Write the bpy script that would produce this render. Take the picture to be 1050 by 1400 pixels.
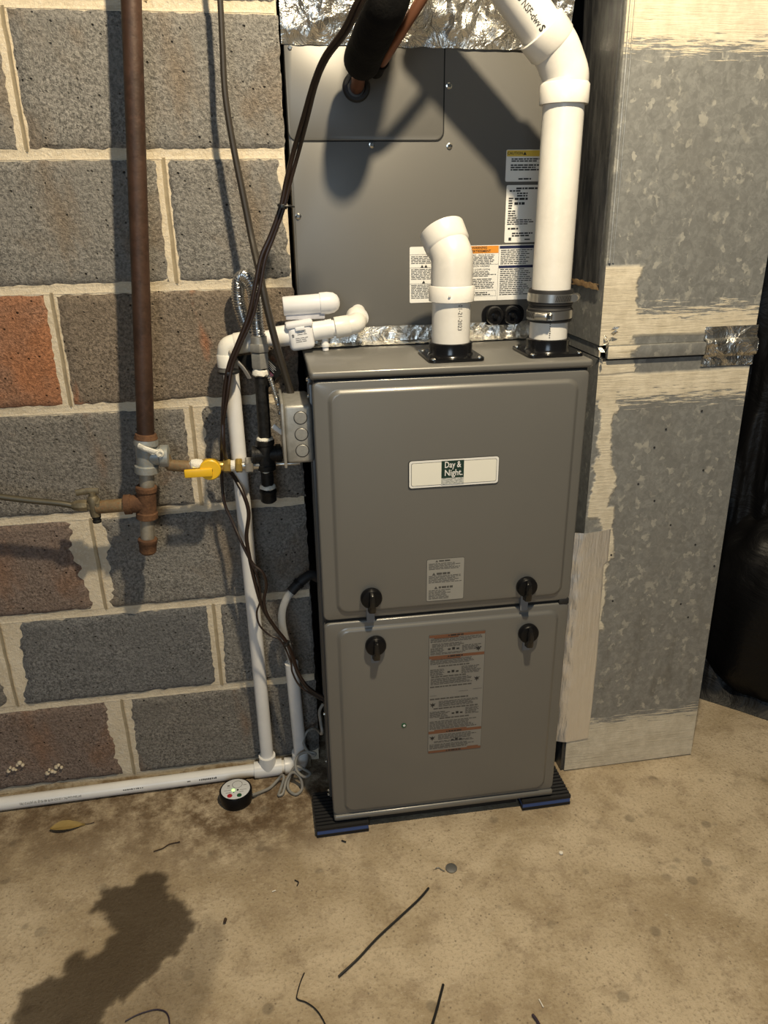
import bpy, bmesh, math, random
import numpy as np
from mathutils import Vector, Matrix, noise as mnoise

for o in list(bpy.data.objects):
    bpy.data.objects.remove(o, do_unlink=True)
random.seed(7)
scene = bpy.context.scene
COL = scene.collection
V = Vector

# ------------------------------------------------------------------ camera
CAM = V((0.21410, -1.37785, 1.15676))
YAW, PITCH, ROLL, FPX = 0.159179, 0.386721, -0.0145044, 1035.86
_f = V((math.sin(YAW) * math.cos(PITCH), math.cos(YAW) * math.cos(PITCH), -math.sin(PITCH)))
_r0 = V((math.cos(YAW), -math.sin(YAW), 0))
_u0 = _r0.cross(_f)
_r = math.cos(ROLL) * _r0 + math.sin(ROLL) * _u0
_u = -math.sin(ROLL) * _r0 + math.cos(ROLL) * _u0
cd = bpy.data.cameras.new('camera')
cam = bpy.data.objects.new('camera', cd)
COL.objects.link(cam)
cam.matrix_world = Matrix(((_r.x, _u.x, -_f.x, CAM.x), (_r.y, _u.y, -_f.y, CAM.y),
                           (_r.z, _u.z, -_f.z, CAM.z), (0, 0, 0, 1)))
cd.sensor_fit = 'VERTICAL'
cd.sensor_height = 36.0
cd.sensor_width = 27.0
cd.lens = 36.0 * FPX / 1400.0
cd.clip_start = 0.02
scene.camera = cam

# ------------------------------------------------------------------ world, lights, exposure
w = bpy.data.worlds.new('world')
scene.world = w
w.use_nodes = True
w.node_tree.nodes['Background'].inputs[0].default_value = (0.60, 0.78, 1.0, 1)
w.node_tree.nodes['Background'].inputs[1].default_value = 0.028

def add_light(name, kind, loc, power, color, size, target=None, size_y=None):
    ld = bpy.data.lights.new(name, kind)
    ld.energy = power
    ld.color = color
    if kind == 'AREA':
        ld.size = size
        if size_y:
            ld.shape = 'RECTANGLE'
            ld.size_y = size_y
    else:
        ld.shadow_soft_size = size
    lo = bpy.data.objects.new(name, ld)
    COL.objects.link(lo)
    lo.location = loc
    if target is not None:
        lo.rotation_euler = (V(target) - V(loc)).to_track_quat('-Z', 'Y').to_euler()
    return lo

add_light('ceiling_bulb', 'POINT', (0.55, -0.86, 2.06), 92, (1.0, 0.835, 0.575), 0.030)
add_light('cool_fill', 'AREA', (-0.5, -3.9, 1.7), 24, (0.70, 0.85, 1.0), 1.2, (0.35, 0, 0.5), 1.4)  # unseen area light behind the camera, added as cool fill

vs = scene.view_settings
vs.view_transform = 'Standard'
vs.look = 'None'
vs.exposure = 0.30
vs.gamma = 1.0
vs.use_curve_mapping = False

# ------------------------------------------------------------------ pixel helpers (real depth is given each time)
def ray(x, y):
    return _f + _r * ((x - 525) / FPX) + _u * ((700 - y) / FPX)
def at(x, y, Y):
    d = ray(x, y); return CAM + d * ((Y - CAM.y) / d.y)
def atz(x, y, Z):
    d = ray(x, y); return CAM + d * ((Z - CAM.z) / d.z)
def atx(x, y, X):
    d = ray(x, y); return CAM + d * ((X - CAM.x) / d.x)

# ------------------------------------------------------------------ material helpers
class NT:
    def __init__(s, name):
        s.m = bpy.data.materials.new(name); s.m.use_nodes = True
        s.t = s.m.node_tree; s.n = s.t.nodes; s.l = s.t.links
        s.b = s.n['Principled BSDF']
        s._tc = None
    def new(s, kind, **kw):
        x = s.n.new(kind)
        for k, v in kw.items(): setattr(x, k, v)
        return x
    def put(s, sock, v):
        if hasattr(v, 'is_linked') or isinstance(v, bpy.types.NodeSocket): s.l.new(v, sock)
        elif isinstance(v, (tuple, list)) and len(v) == 3 and sock.type == 'RGBA': sock.default_value = (*v, 1)
        else: sock.default_value = v
    def co(s):
        if s._tc is None: s._tc = s.new('ShaderNodeTexCoord')
        return s._tc.outputs['Object']
    def scaled(s, sc):
        m = s.new('ShaderNodeMapping'); s.l.new(s.co(), m.inputs[0]); m.inputs['Scale'].default_value = sc
        return m.outputs[0]
    def noise(s, scale, detail=4, rough=.6, vec=None, dist=0):
        x = s.new('ShaderNodeTexNoise'); s.l.new(vec or s.co(), x.inputs['Vector'])
        x.inputs['Scale'].default_value = scale; x.inputs['Detail'].default_value = detail
        x.inputs['Roughness'].default_value = rough; x.inputs['Distortion'].default_value = dist
        return x.outputs['Fac']
    def voro(s, scale, feature='F1', out='Distance', vec=None):
        x = s.new('ShaderNodeTexVoronoi', feature=feature); s.l.new(vec or s.co(), x.inputs['Vector'])
        x.inputs['Scale'].default_value = scale
        return x.outputs[out]
    def math(s, op, a, b=0.0, clamp=False):
        x = s.new('ShaderNodeMath', operation=op, use_clamp=clamp); s.put(x.inputs[0], a); s.put(x.inputs[1], b)
        return x.outputs[0]
    def step(s, v, a, b):
        x = s.new('ShaderNodeMapRange', interpolation_type='SMOOTHSTEP'); s.put(x.inputs[0], v)
        x.inputs[1].default_value = a; x.inputs[2].default_value = b
        return x.outputs[0]
    def mix(s, f, a, b):
        x = s.new('ShaderNodeMix', data_type='RGBA'); s.put(x.inputs[0], f); s.put(x.inputs[6], a); s.put(x.inputs[7], b)
        return x.outputs[2]
    def sep(s):
        x = s.new('ShaderNodeSeparateXYZ'); s.l.new(s.co(), x.inputs[0]); return x.outputs
    def bump(s, h, strength=.3, dist=.01):
        x = s.new('ShaderNodeBump'); s.put(x.inputs['Height'], h); x.inputs['Strength'].default_value = strength
        x.inputs['Distance'].default_value = dist; s.l.new(x.outputs[0], s.b.inputs['Normal'])
    def set(s, **kw):
        names = dict(col='Base Color', rough='Roughness', metal='Metallic', spec='Specular IOR Level', trans='Transmission Weight',
                     coat='Coat Weight', ior='IOR', emit='Emission Color', estr='Emission Strength', alpha='Alpha', sss='Subsurface Weight')
        for k, v in kw.items(): s.put(s.b.inputs[names[k]], v)
        return s

def plain(name, col, rough=.5, metal=0., var=.12, scale=40, bump=0., **kw):
    """one coloured material with a little procedural variation"""
    t = NT(name)
    n = t.noise(scale, 3)
    dark = tuple(c * (1 - var) for c in col); lite = tuple(min(1, c * (1 + var)) for c in col)
    t.set(col=t.mix(n, dark, lite), rough=rough, metal=metal, **kw)
    if bump: t.bump(n, bump, .002)
    return t.m

def two_tone(name, a, b, scale, lo, hi, rough=.6, metal=0., bump=.2, detail=6, rough2=None, fine=None):
    t = NT(name)
    n = t.noise(scale, detail, .65)
    f = t.step(n, lo, hi)
    c = t.mix(f, a, b)
    if fine:
        c = t.mix(t.step(t.noise(scale * 7, 3), .45, .7), c, fine)
    t.set(col=c, rough=rough if rough2 is None else t.math('ADD', t.math('MULTIPLY', f, rough2 - rough), rough), metal=metal)
    t.bump(t.noise(scale * 4, 5), bump, .003)
    return t.m

def block_mat(name, a, b, stain=None, lo=.45, hi=.62):
    t = NT(name)
    fine = t.noise(190, 4, .8); med = t.noise(110, 4, .75); big = t.noise(7, 3)
    c = t.mix(t.step(fine, .36, .64), tuple(x * .50 for x in a), tuple(min(1, x * 1.45) for x in b))
    c = t.mix(t.math('MULTIPLY', t.step(t.noise(420, 2, .6), .60, .70), .6), c, tuple(min(1, x * 2.1) for x in b))
    c = t.mix(t.step(big, .3, .7), c, t.mix(.6, c, a))
    if stain:
        c = t.mix(t.math('MULTIPLY', t.step(t.noise(5.5, 4, .6, dist=.5), lo, hi), .8), c, t.mix(t.step(fine, .35, .65), tuple(x * .7 for x in stain), tuple(x * 1.2 for x in stain)))
    pits = t.step(t.voro(85), .20, .06)
    pm = t.math('MULTIPLY', pits, t.step(t.noise(40, 2), .5, .62))
    c = t.mix(pm, c, tuple(x * .18 for x in a))
    t.set(col=c, rough=.93, spec=.25)
    t.bump(t.math('SUBTRACT', t.math('ADD', med, t.math('MULTIPLY', fine, 1.0)), t.math('MULTIPLY', pm, 1.5)), 1.0, .005)
    return t.m

M = {}
M['bl_grey'] = block_mat('block_grey', (.240, .230, .212), (.268, .256, .236), (.25, .20, .15))
M['bl_warm'] = block_mat('block_warm_grey', (.212, .197, .176), (.245, .228, .205), (.27, .17, .11), .52, .66)
M['bl_blue'] = block_mat('block_blue_grey', (.17, .17, .17), (.20, .20, .20))
M['bl_red'] = block_mat('block_red', (.30, .165, .105), (.36, .20, .13), (.47, .20, .095), .36, .58)
M['bl_mixed'] = block_mat('block_red_patches', (.225, .180, .136), (.245, .20, .155), (.43, .19, .10), .55, .62)
M['bl_brown'] = block_mat('block_brown', (.225, .168, .118), (.25, .19, .135), (.29, .18, .11), .42, .6)
M['bl_pink'] = block_mat('block_pinkish_brown', (.225, .168, .138), (.255, .20, .17), (.30, .18, .12), .45, .62)

t = NT('mortar')
fine = t.noise(220, 4, .7); big = t.noise(14, 4)
c = t.mix(t.step(big, .3, .7), (.56, .475, .345), (.70, .61, .465))
c = t.mix(t.step(fine, .45, .75), c, (.70, .64, .53))
t.set(col=c, rough=.9, spec=.2); t.bump(t.math('ADD', fine, t.noise(60, 4)), .55, .004)
M['mortar'] = t.m
t = NT('mortar_tooled')
t.set(col=t.mix(t.step(t.noise(30, 4), .3, .7), (.36, .285, .175), (.49, .40, .26)), rough=.8); t.bump(t.noise(150, 3), .3, .002)
M['mortar_tool'] = t.m

t = NT('concrete_floor')
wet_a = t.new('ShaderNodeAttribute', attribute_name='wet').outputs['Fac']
dirt_a = t.new('ShaderNodeAttribute', attribute_name='dirt').outputs['Fac']
n1 = t.noise(5, 6, .62, dist=.4); n2 = t.noise(22, 5, .65); n3 = t.noise(170, 4, .7); n4 = t.noise(2.2, 3)
c = t.mix(t.step(n1, .33, .66), (.385, .300, .190), (.610, .505, .360))
c = t.mix(t.math('MULTIPLY', t.step(n2, .50, .66), .42), c, (.27, .20, .13))
c = t.mix(t.math('MULTIPLY', t.step(n2, .36, .26), .5), c, (.60, .53, .41))
c = t.mix(t.math('MULTIPLY', t.step(n3, .50, .66), .42), c, (.20, .15, .10))
c = t.mix(t.math('MULTIPLY', t.step(n3, .42, .30), .40), c, (.68, .60, .47))
dv = t.voro(20, vec=None); spot = t.math('MULTIPLY', t.step(t.math('ADD', dv, t.math('MULTIPLY', n3, .10)), .30, .20), t.step(t.noise(9, 2), .48, .58))
c = t.mix(t.math('MULTIPLY', spot, .50), c, (.15, .125, .09))
sp2 = t.math('MULTIPLY', t.step(t.voro(95), .22, .12), t.step(t.noise(30, 2), .50, .58))
c = t.mix(t.math('MULTIPLY', sp2, .6), c, (.13, .10, .07))
scr = t.noise(4, 3, .5, vec=t.scaled((14, 70, 1)))
c = t.mix(t.math('MULTIPLY', t.step(scr, .60, .70), .18), c, (.62, .56, .45))
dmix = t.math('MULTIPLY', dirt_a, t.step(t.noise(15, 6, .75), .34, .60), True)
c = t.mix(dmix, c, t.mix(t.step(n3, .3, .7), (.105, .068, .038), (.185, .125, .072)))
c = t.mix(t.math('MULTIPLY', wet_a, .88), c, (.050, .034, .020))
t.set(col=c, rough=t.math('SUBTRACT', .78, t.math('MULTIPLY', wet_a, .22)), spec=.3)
t.bump(t.math('ADD', n3, t.math('MULTIPLY', n2, .8)), .55, .005)
M['floor'] = t.m

t = NT('galvanised_mastic')
_sx, _sy, _sz = t.sep()
vcol = t.new('ShaderNodeTexVoronoi'); t.l.new(t.scaled((1, 1, .7)), vcol.inputs['Vector']); vcol.inputs['Scale'].default_value = 105
dvec = t.new('ShaderNodeVectorMath', operation='ADD')
nz = t.new('ShaderNodeTexNoise'); t.l.new(t.co(), nz.inputs['Vector']); nz.inputs['Scale'].default_value = 70
sc = t.new('ShaderNodeVectorMath', operation='SCALE'); t.l.new(nz.outputs['Color'], sc.inputs[0]); sc.inputs['Scale'].default_value = .022
t.l.new(t.scaled((1, 1, .7)), dvec.inputs[0]); t.l.new(sc.outputs[0], dvec.inputs[1]); t.l.new(dvec.outputs[0], vcol.inputs['Vector'])
sp = t.new('ShaderNodeSeparateColor'); t.l.new(vcol.outputs['Color'], sp.inputs[0])
g = t.mix(sp.outputs[0], (.255, .258, .250), (.305, .308, .298))
g = t.mix(t.step(t.noise(75, 4, .7, dist=.8), .42, .62), t.mix(.22, g, (.12, .12, .11)), t.mix(.10, g, (.5, .5, .46)))
g = t.mix(t.math('MULTIPLY', t.step(sp.outputs[1], .80, .95), t.step(t.noise(60, 3), .42, .6)), g, (.46, .45, .405))
g = t.mix(t.math('MULTIPLY', t.step(t.noise(6, 4), .5, .75), .45), g, (.20, .195, .18))
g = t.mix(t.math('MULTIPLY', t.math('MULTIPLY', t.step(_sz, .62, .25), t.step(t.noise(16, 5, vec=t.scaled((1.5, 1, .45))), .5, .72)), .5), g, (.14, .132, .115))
streak = t.noise(3, 5, .7, vec=t.scaled((5, 5, 75)))
edge = t.math('MULTIPLY', t.math('SUBTRACT', streak, .5), .16)
patch = t.math('MULTIPLY', t.math('SUBTRACT', t.noise(14, 4), .5), .07)
ze = t.math('ADD', _sz, edge)
zp = t.math('ADD', _sz, t.math('MULTIPLY', patch, .15))
def band(lo, hi, soft_lo, soft_hi):
    a = t.step(ze if soft_lo else zp, lo - .004, lo + .004); b = t.step(ze if soft_hi else zp, hi + .004, hi - .004)
    return t.math('MULTIPLY', a, b)
xp = t.math('ADD', _sx, patch)
def rect(x0, x1, z0, z1):
    return t.math('MULTIPLY', t.math('MULTIPLY', t.step(xp, x0 - .003, x0 + .003), t.step(xp, x1 + .003, x1 - .003)),
                  t.math('MULTIPLY', t.step(zp, z0 - .004, z0 + .004), t.step(zp, z1 + .004, z1 - .004)))
nsep = t.new('ShaderNodeSeparateXYZ'); t.l.new(t.new('ShaderNodeNewGeometry').outputs['True Normal'], nsep.inputs[0])
isfront = t.step(nsep.outputs[1], -.4, -.6)
m = band(1.372, 3.0, True, False)
for bnd in (band(.938, .978, False, True), band(.825, .872, True, False), band(-.1, .125, False, True),
            rect(.755, .858, .872, 1.055), rect(.81, .842, .60, .845), rect(.83, .857, .35, .62)):
    m = t.math('MAXIMUM', m, bnd)
m = t.math('MULTIPLY', m, isfront)
mast = t.mix(t.step(t.noise(40, 5, .7), .3, .7), (.55, .485, .365), (.69, .62, .485))
mast = t.mix(t.step(streak, .40, .28), mast, (.42, .365, .26))
t.set(col=t.mix(m, g, mast), metal=t.math('MULTIPLY', t.math('SUBTRACT', 1.0, m), .35), rough=t.math('ADD', t.math('MULTIPLY', m, .33), t.math('ADD', .42, t.math('MULTIPLY', sp.outputs[2], .1))))
t.bump(t.math('ADD', t.math('MULTIPLY', m, t.math('ADD', .5, streak)), t.math('MULTIPLY', t.noise(30, 4), .2)), .45, .004)
M['duct'] = t.m
t = NT('duct_side')
t.set(col=t.mix(t.step(t.noise(9, 5, .7, vec=t.scaled((1, 6, 1))), .35, .7), (.035, .037, .041), (.135, .135, .132)), metal=.5, rough=.36); t.bump(t.noise(60, 4), .2, .003)
M['duct_side'] = t.m

M['paint'] = plain('taupe_grey_enamel', (.166, .162, .150), .38, .2, .03, 6, spec=.5, coat=.35)
M['paint'].node_tree.nodes['Principled BSDF'].inputs['Coat Roughness'].default_value = .14
M['paint_coil'] = plain('dark_grey_enamel', (.150, .146, .136), .42, .2, .03, 6)
M['gap'] = plain('dark_seam_and_shade', (.008, .008, .008), .8)  # seams and grooves, also the strips of painted shade
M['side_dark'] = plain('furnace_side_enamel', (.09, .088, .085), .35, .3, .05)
M['black_plastic'] = plain('black_plastic', (.005, .005, .006), .36, 0, .1, spec=.22)
M['black_gloss'] = plain('black_glossy_plastic', (.008, .008, .009), .18, 0, .1)
M['rubber'] = plain('black_rubber', (.014, .014, .015), .62, 0, .15, 60, .2)
M['foam'] = two_tone('black_foam_insulation', (.0035, .0035, .004), (.009, .0085, .008), 30, .3, .7, .85, 0, .35)
M['foam'].node_tree.nodes['Principled BSDF'].inputs['Specular IOR Level'].default_value = .15
M['pvc'] = two_tone('white_pvc', (.76, .75, .73), (.84, .83, .81), 12, .3, .7, .32, 0, .03)
M['pvc_vent'] = two_tone('cream_white_pvc', (.74, .715, .66), (.83, .81, .765), 10, .3, .7, .34, 0, .04, fine=(.79, .765, .71))
M['pvc_bluish'] = two_tone('white_switch_plastic', (.74, .74, .76), (.80, .80, .82), 9, .3, .7, .35, 0, .02)
M['pvc_dirty'] = two_tone('smudged_pvc_fitting', (.79, .765, .69), (.45, .43, .39), 45, .60, .74, .4, 0, .1)
M['steel'] = plain('zinc_steel', (.52, .51, .48), .28, .9, .1, 60)
M['steel_dull'] = two_tone('dull_galvanised_steel', (.30, .295, .27), (.44, .43, .40), 35, .3, .7, .48, .55, .1)
M['chrome'] = plain('bright_screw_steel', (.72, .70, .64), .2, 1., .05)
M['iron'] = two_tone('black_iron_pipe', (.008, .008, .008), (.024, .023, .022), 60, .4, .7, .45, .0, .3)
M['iron'].node_tree.nodes['Principled BSDF'].inputs['Specular IOR Level'].default_value = .25
M['rust_dark'] = two_tone('dark_rusty_pipe', (.036, .018, .011), (.078, .040, .025), 14, .4, .72, .55, .2, .35, fine=(.060, .030, .019))
M['rust'] = two_tone('orange_rust', (.075, .034, .016), (.165, .080, .036), 40, .35, .7, .85, .0, .6, fine=(.105, .048, .022))
M['rust_tan'] = two_tone('tan_rusty_pipe', (.15, .105, .055), (.26, .19, .10), 40, .35, .7, .7, .2, .3, fine=(.20, .105, .045))
M['galv_fit'] = two_tone('blue_grey_galvanised_fitting', (.27, .30, .31), (.40, .41, .40), 30, .3, .7, .5, .45, .2, fine=(.33, .31, .26))
M['nipple'] = two_tone('worn_galvanised_nipple', (.36, .335, .28), (.25, .21, .15), 40, .4, .7, .5, .5, .2)
M['dope'] = two_tone('white_pipe_dope', (.80, .78, .70), (.62, .59, .50), 60, .4, .7, .6, 0, .7)
M['yellow'] = plain('yellow_enamel', (.83, .50, .02), .4, 0, .06)
M['brass'] = plain('yellow_brass', (.66, .47, .14), .3, .85, .1, 60)
M['brass_old'] = two_tone('tarnished_brass', (.15, .125, .08), (.25, .21, .135), 50, .35, .7, .55, .5, .25)
M['copper'] = plain('copper', (.24, .105, .06), .45, .6, .2, 30)
M['copper_old'] = plain('tarnished_copper_tube', (.10, .088, .062), .45, .5, .2, 30)
M['wire_brown'] = plain('brown_wire_jacket', (.022, .0125, .009), .38, 0, .2)
M['cable_grey'] = plain('grey_brown_cable_jacket', (.028, .0225, .0165), .5, 0, .15)
M['wire_grey'] = plain('grey_wire_jacket', (.26, .25, .225), .45, 0, .1)
M['wire_black'] = plain('black_wire_jacket', (.012, .012, .013), .4)
M['wire_purple'] = plain('purple_black_wire_jacket', (.035, .022, .040), .4)
M['blue_foam'] = plain('blue_pad_core', (.045, .085, .24), .7, 0, .1)
M['label_white'] = plain('white_label', (.82, .81, .77), .45, 0, .02)
M['label_grey'] = plain('clear_grey_label', (.30, .292, .265), .3, 0, .02)
M['label_grey2'] = plain('silver_grey_label', (.215, .208, .19), .4, 0, .02)
M['badge_cream'] = plain('cream_badge_face', (.86, .84, .74), .3, 0, .02)
M['orange'] = plain('orange_print', (.72, .28, .03), .5, 0, .03)
M['orange_dull'] = plain('orange_brown_print', (.17, .072, .038), .5, 0, .03)
M['yellow_print'] = plain('yellow_print', (.72, .50, .06), .5, 0, .03)
M['navy'] = plain('navy_print', (.015, .02, .07), .5)
M['ink'] = plain('black_ink', (.02, .02, .02), .6)
M['ink_grey'] = plain('grey_ink', (.075, .072, .066), .6)
M['green_dark'] = plain('dark_green_print', (.010, .035, .024), .5)
M['latch_grey'] = plain('blue_grey_plastic', (.165, .175, .19), .5)
M['red'] = plain('red_plastic', (.42, .02, .03), .35)
M['green'] = plain('green_plastic', (.015, .09, .035), .35)
M['alarm_face'] = plain('pale_silver_face', (.66, .68, .70), .4, 0, .03)
M['leaf'] = plain('dry_leaf', (.33, .23, .075), .8, 0, .25)
M['twig'] = plain('dark_twig', (.05, .028, .016), .8)
M['slug'] = plain('dull_metal_disc', (.20, .20, .195), .5, .6)
M['white_bit'] = plain('white_scrap', (.85, .80, .70), .6)
M['black_wall'] = plain('shade_black_masonry', (.02, .02, .02), .9)  # near-black colour stands in for the dark behind the furnace
M['tag_black'] = plain('black_card', (.008, .008, .008), .8, spec=.1)
t = NT('green_lamp'); t.set(col=(.2, .9, .2), emit=(.35, 1, .15), estr=2.2); M['led'] = t.m
t = NT('clear_vinyl'); t.set(col=(.74, .75, .74), rough=.2, trans=.55, ior=1.35); t.bump(t.noise(60), .05, .002); M['vinyl'] = t.m
t = NT('crinkled_foil')
n = t.noise(28, 5, .6, dist=1.0); v = t.voro(34)
t.set(col=t.mix(n, (.60, .58, .53), (.78, .76, .70)), metal=.95, rough=.27)
t.bump(t.math('ADD', n, t.math('MULTIPLY', v, .6)), .75, .012)
M['foil'] = t.m
t = NT('smooth_foil_tape')
n = t.noise(16, 4, .6); rib = t.noise(3, 3, .6, vec=t.scaled((40, 40, 4)))
t.set(col=t.mix(n, (.80, .80, .80), (.90, .90, .90)), metal=.85, rough=.36)
t.bump(t.math('ADD', rib, t.math('MULTIPLY', t.noise(45, 5, .7, dist=.6), .5)), .40, .006)
M['foil_smooth'] = t.m
t = NT('black_plastic_film')
n = t.noise(9, 5, .6, dist=1.2)
t.set(col=(.004, .004, .0045), rough=.45, spec=.18); t.bump(n, .35, .02)
M['film'] = t.m
t = NT('corrugated_steel')
t.set(col=t.mix(t.noise(60), (.46, .46, .46), (.60, .60, .59)), metal=.95, rough=.26); M['flex'] = t.m

# ------------------------------------------------------------------ object helpers
WL = {}
def tag(o, label=None, cat=None, group=None, kind=None):
    for k, v in (('label', label), ('category', cat), ('group', group), ('kind', kind)):
        if v: o[k] = v
    return o

def thing(name, loc, label, cat, group=None, rz=0., local=False):
    o = bpy.data.objects.new(name, None); COL.objects.link(o)
    o.empty_display_size = .05; o.location = loc; o.rotation_euler = (0, 0, rz)
    WL[o] = V((0, 0, 0)) if local else V(loc)
    return tag(o, label, cat, group)

def finish(bm, smooth=35):
    bmesh.ops.recalc_face_normals(bm, faces=bm.faces[:])
    if smooth:
        for f in bm.faces: f.smooth = True
        for e in bm.edges:
            if len(e.link_faces) == 2 and e.calc_face_angle(0) > math.radians(smooth): e.smooth = False

def obj(name, bm, mat, parent=None, center=True, smooth=35, label=None):
    finish(bm, smooth)
    me = bpy.data.meshes.new(name)
    mats = mat if isinstance(mat, (list, tuple)) else [mat]
    c = V((0, 0, 0))
    if center and bm.verts:
        lo = V([min(v.co[i] for v in bm.verts) for i in range(3)]); hi = V([max(v.co[i] for v in bm.verts) for i in range(3)])
        c = V(((lo.x + hi.x) / 2, (lo.y + hi.y) / 2, lo.z))
        bmesh.ops.translate(bm, vec=-c, verts=bm.verts[:])
    bm.to_mesh(me); bm.free()
    for mm in mats: me.materials.append(M[mm] if isinstance(mm, str) else mm)
    o = bpy.data.objects.new(name, me); COL.objects.link(o)
    WL[o] = c.copy()
    if parent is not None:
        o.parent = parent; o.location = c - WL[parent]
    else:
        o.location = c
    if label: o['label'] = label
    if name in ('fine_print', 'rule_line', 'band_slot', 'foil_shard'): o['kind'] = 'stuff'
    return o

def copy_tree(o, parent=None, loc=None):
    c = o.copy(); COL.objects.link(c); c.parent = parent
    if loc is not None: c.location = loc
    for ch in list(o.children):
        if ch is not c: copy_tree(ch, c)
    return c

# ------------------------------------------------------------------ shape helpers
def bmn(): return bmesh.new()

def add_box(bm, x0, x1, y0, y1, z0, z1, bev=0., seg=2, mi=0):
    r = bmesh.ops.create_cube(bm, size=1.0)
    for v in r['verts']:
        v.co = V((x0 + (x1 - x0) * (v.co.x + .5), y0 + (y1 - y0) * (v.co.y + .5), z0 + (z1 - z0) * (v.co.z + .5)))
    fs = set(f for v in r['verts'] for f in v.link_faces)
    for f in fs: f.material_index = mi
    if bev:
        es = list(set(e for v in r['verts'] for e in v.link_edges))
        bmesh.ops.bevel(bm, geom=es, offset=bev, segments=seg, profile=.5, affect='EDGES')
    return bm

def box(*a, **k): return add_box(bmn(), *a, **k)

def catmull(pts, n=6):
    pts = [V(p) for p in pts]
    if len(pts) < 3: return pts
    P = [pts[0] * 2 - pts[1]] + pts + [pts[-1] * 2 - pts[-2]]
    out = []
    for i in range(1, len(P) - 2):
        p0, p1, p2, p3 = P[i - 1:i + 3]
        for k in range(n):
            s = k / n
            out.append(.5 * ((2 * p1) + (p2 - p0) * s + (2 * p0 - 5 * p1 + 4 * p2 - p3) * s * s + (3 * p1 - p0 - 3 * p2 + p3) * s ** 3))
    out.append(pts[-1]); return out

def add_tube(bm, pts, rad, seg=12, smooth=0, cap=True, flat=None, open_in=None):
    """sweep a circle along a path; rad is a number, a list, or a function of path length"""
    pts = [V(p) for p in pts]
    if smooth: pts = catmull(pts, smooth)
    L = [0.]
    for i in range(1, len(pts)): L.append(L[-1] + (pts[i] - pts[i - 1]).length)
    tang = []
    for i in range(len(pts)):
        a = pts[max(0, i - 1)]; b = pts[min(len(pts) - 1, i + 1)]
        tang.append((b - a).normalized())
    ref = V((0, 0, 1)) if abs(tang[0].z) < .9 else V((1, 0, 0))
    nrm = (ref - tang[0] * ref.dot(tang[0])).normalized()
    rings = []
    for i, p in enumerate(pts):
        if i:
            q = tang[i - 1].rotation_difference(tang[i]); nrm = q @ nrm
            nrm = (nrm - tang[i] * nrm.dot(tang[i])).normalized()
        bn = tang[i].cross(nrm)
        if callable(rad): r = rad(L[i])
        elif isinstance(rad, (list, tuple)): r = rad[0] + (rad[1] - rad[0]) * L[i] / L[-1]
        else: r = rad
        ra, rb = (r, r) if flat is None else (r, r * flat)
        rings.append([bm.verts.new(p + nrm * (math.cos(2 * math.pi * k / seg) * ra) + bn * (math.sin(2 * math.pi * k / seg) * rb)) for k in range(seg)])
    for a, b in zip(rings[:-1], rings[1:]):
        for k in range(seg): bm.faces.new((a[k], a[(k + 1) % seg], b[(k + 1) % seg], b[k]))
    if cap:
        bm.faces.new(rings[0][::-1]); bm.faces.new(rings[-1])
    return bm

def tube(*a, **k): return add_tube(bmn(), *a, **k)

def add_lathe(bm, p, d, prof, seg=24, cap=True):
    """revolve (distance along d, radius) pairs around the axis from p in direction d; first and last are capped when radius > 0"""
    p = V(p); d = V(d).normalized()
    ref = V((0, 0, 1)) if abs(d.z) < .9 else V((0, -1, 0))
    n = (ref - d * ref.dot(d)).normalized(); b = d.cross(n)
    rings = []
    for h, r in prof:
        if r <= 1e-6: rings.append([bm.verts.new(p + d * h)])
        else: rings.append([bm.verts.new(p + d * h + (n * math.cos(2 * math.pi * k / seg) + b * math.sin(2 * math.pi * k / seg)) * r) for k in range(seg)])
    for a, c in zip(rings[:-1], rings[1:]):
        if len(a) == 1 and len(c) == 1: continue
        for k in range(seg):
            k2 = (k + 1) % seg
            if len(a) == 1: bm.faces.new((a[0], c[k2], c[k]))
            elif len(c) == 1: bm.faces.new((a[k], a[k2], c[0]))
            else: bm.faces.new((a[k], a[k2], c[k2], c[k]))
    if cap:
        if len(rings[0]) > 1: bm.faces.new(rings[0][::-1])
        if len(rings[-1]) > 1: bm.faces.new(rings[-1])
    return bm

def lathe(*a, **k): return add_lathe(bmn(), *a, **k)

def rrect(x0, x1, z0, z1, r, n=5):
    out = []
    for cx, cz, a0 in ((x1 - r, z1 - r, 0), (x0 + r, z1 - r, 90), (x0 + r, z0 + r, 180), (x1 - r, z0 + r, 270)):
        for k in range(n + 1):
            a = math.radians(a0 + 90 * k / n); out.append((cx + r * math.cos(a), cz + r * math.sin(a)))
    return out

def rr_loft(loops, bm=None):
    """loops: list of (x0,x1,z0,z1,r,y); connects rounded rectangles; first and last capped"""
    bm = bm or bmn(); rings = []
    for x0, x1, z0, z1, r, y in loops:
        rings.append([bm.verts.new((x, y, z)) for x, z in rrect(x0, x1, z0, z1, r)])
    n = len(rings[0])
    for a, b in zip(rings[:-1], rings[1:]):
        for k in range(n): bm.faces.new((a[k], a[(k + 1) % n], b[(k + 1) % n], b[k]))
    bm.faces.new(rings[0]); bm.faces.new(rings[-1][::-1])
    return bm

def quads(rects, y, th=.0002, bm=None):
    """thin printed strips in the xz plane facing -y: rects of (x0,x1,z0,z1)"""
    bm = bm or bmn()
    for x0, x1, z0, z1 in rects:
        vs_ = [bm.verts.new(q) for q in ((x0, y, z0), (x1, y, z0), (x1, y, z1), (x0, y, z1))]
        bm.faces.new(vs_)
    return bm

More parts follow.
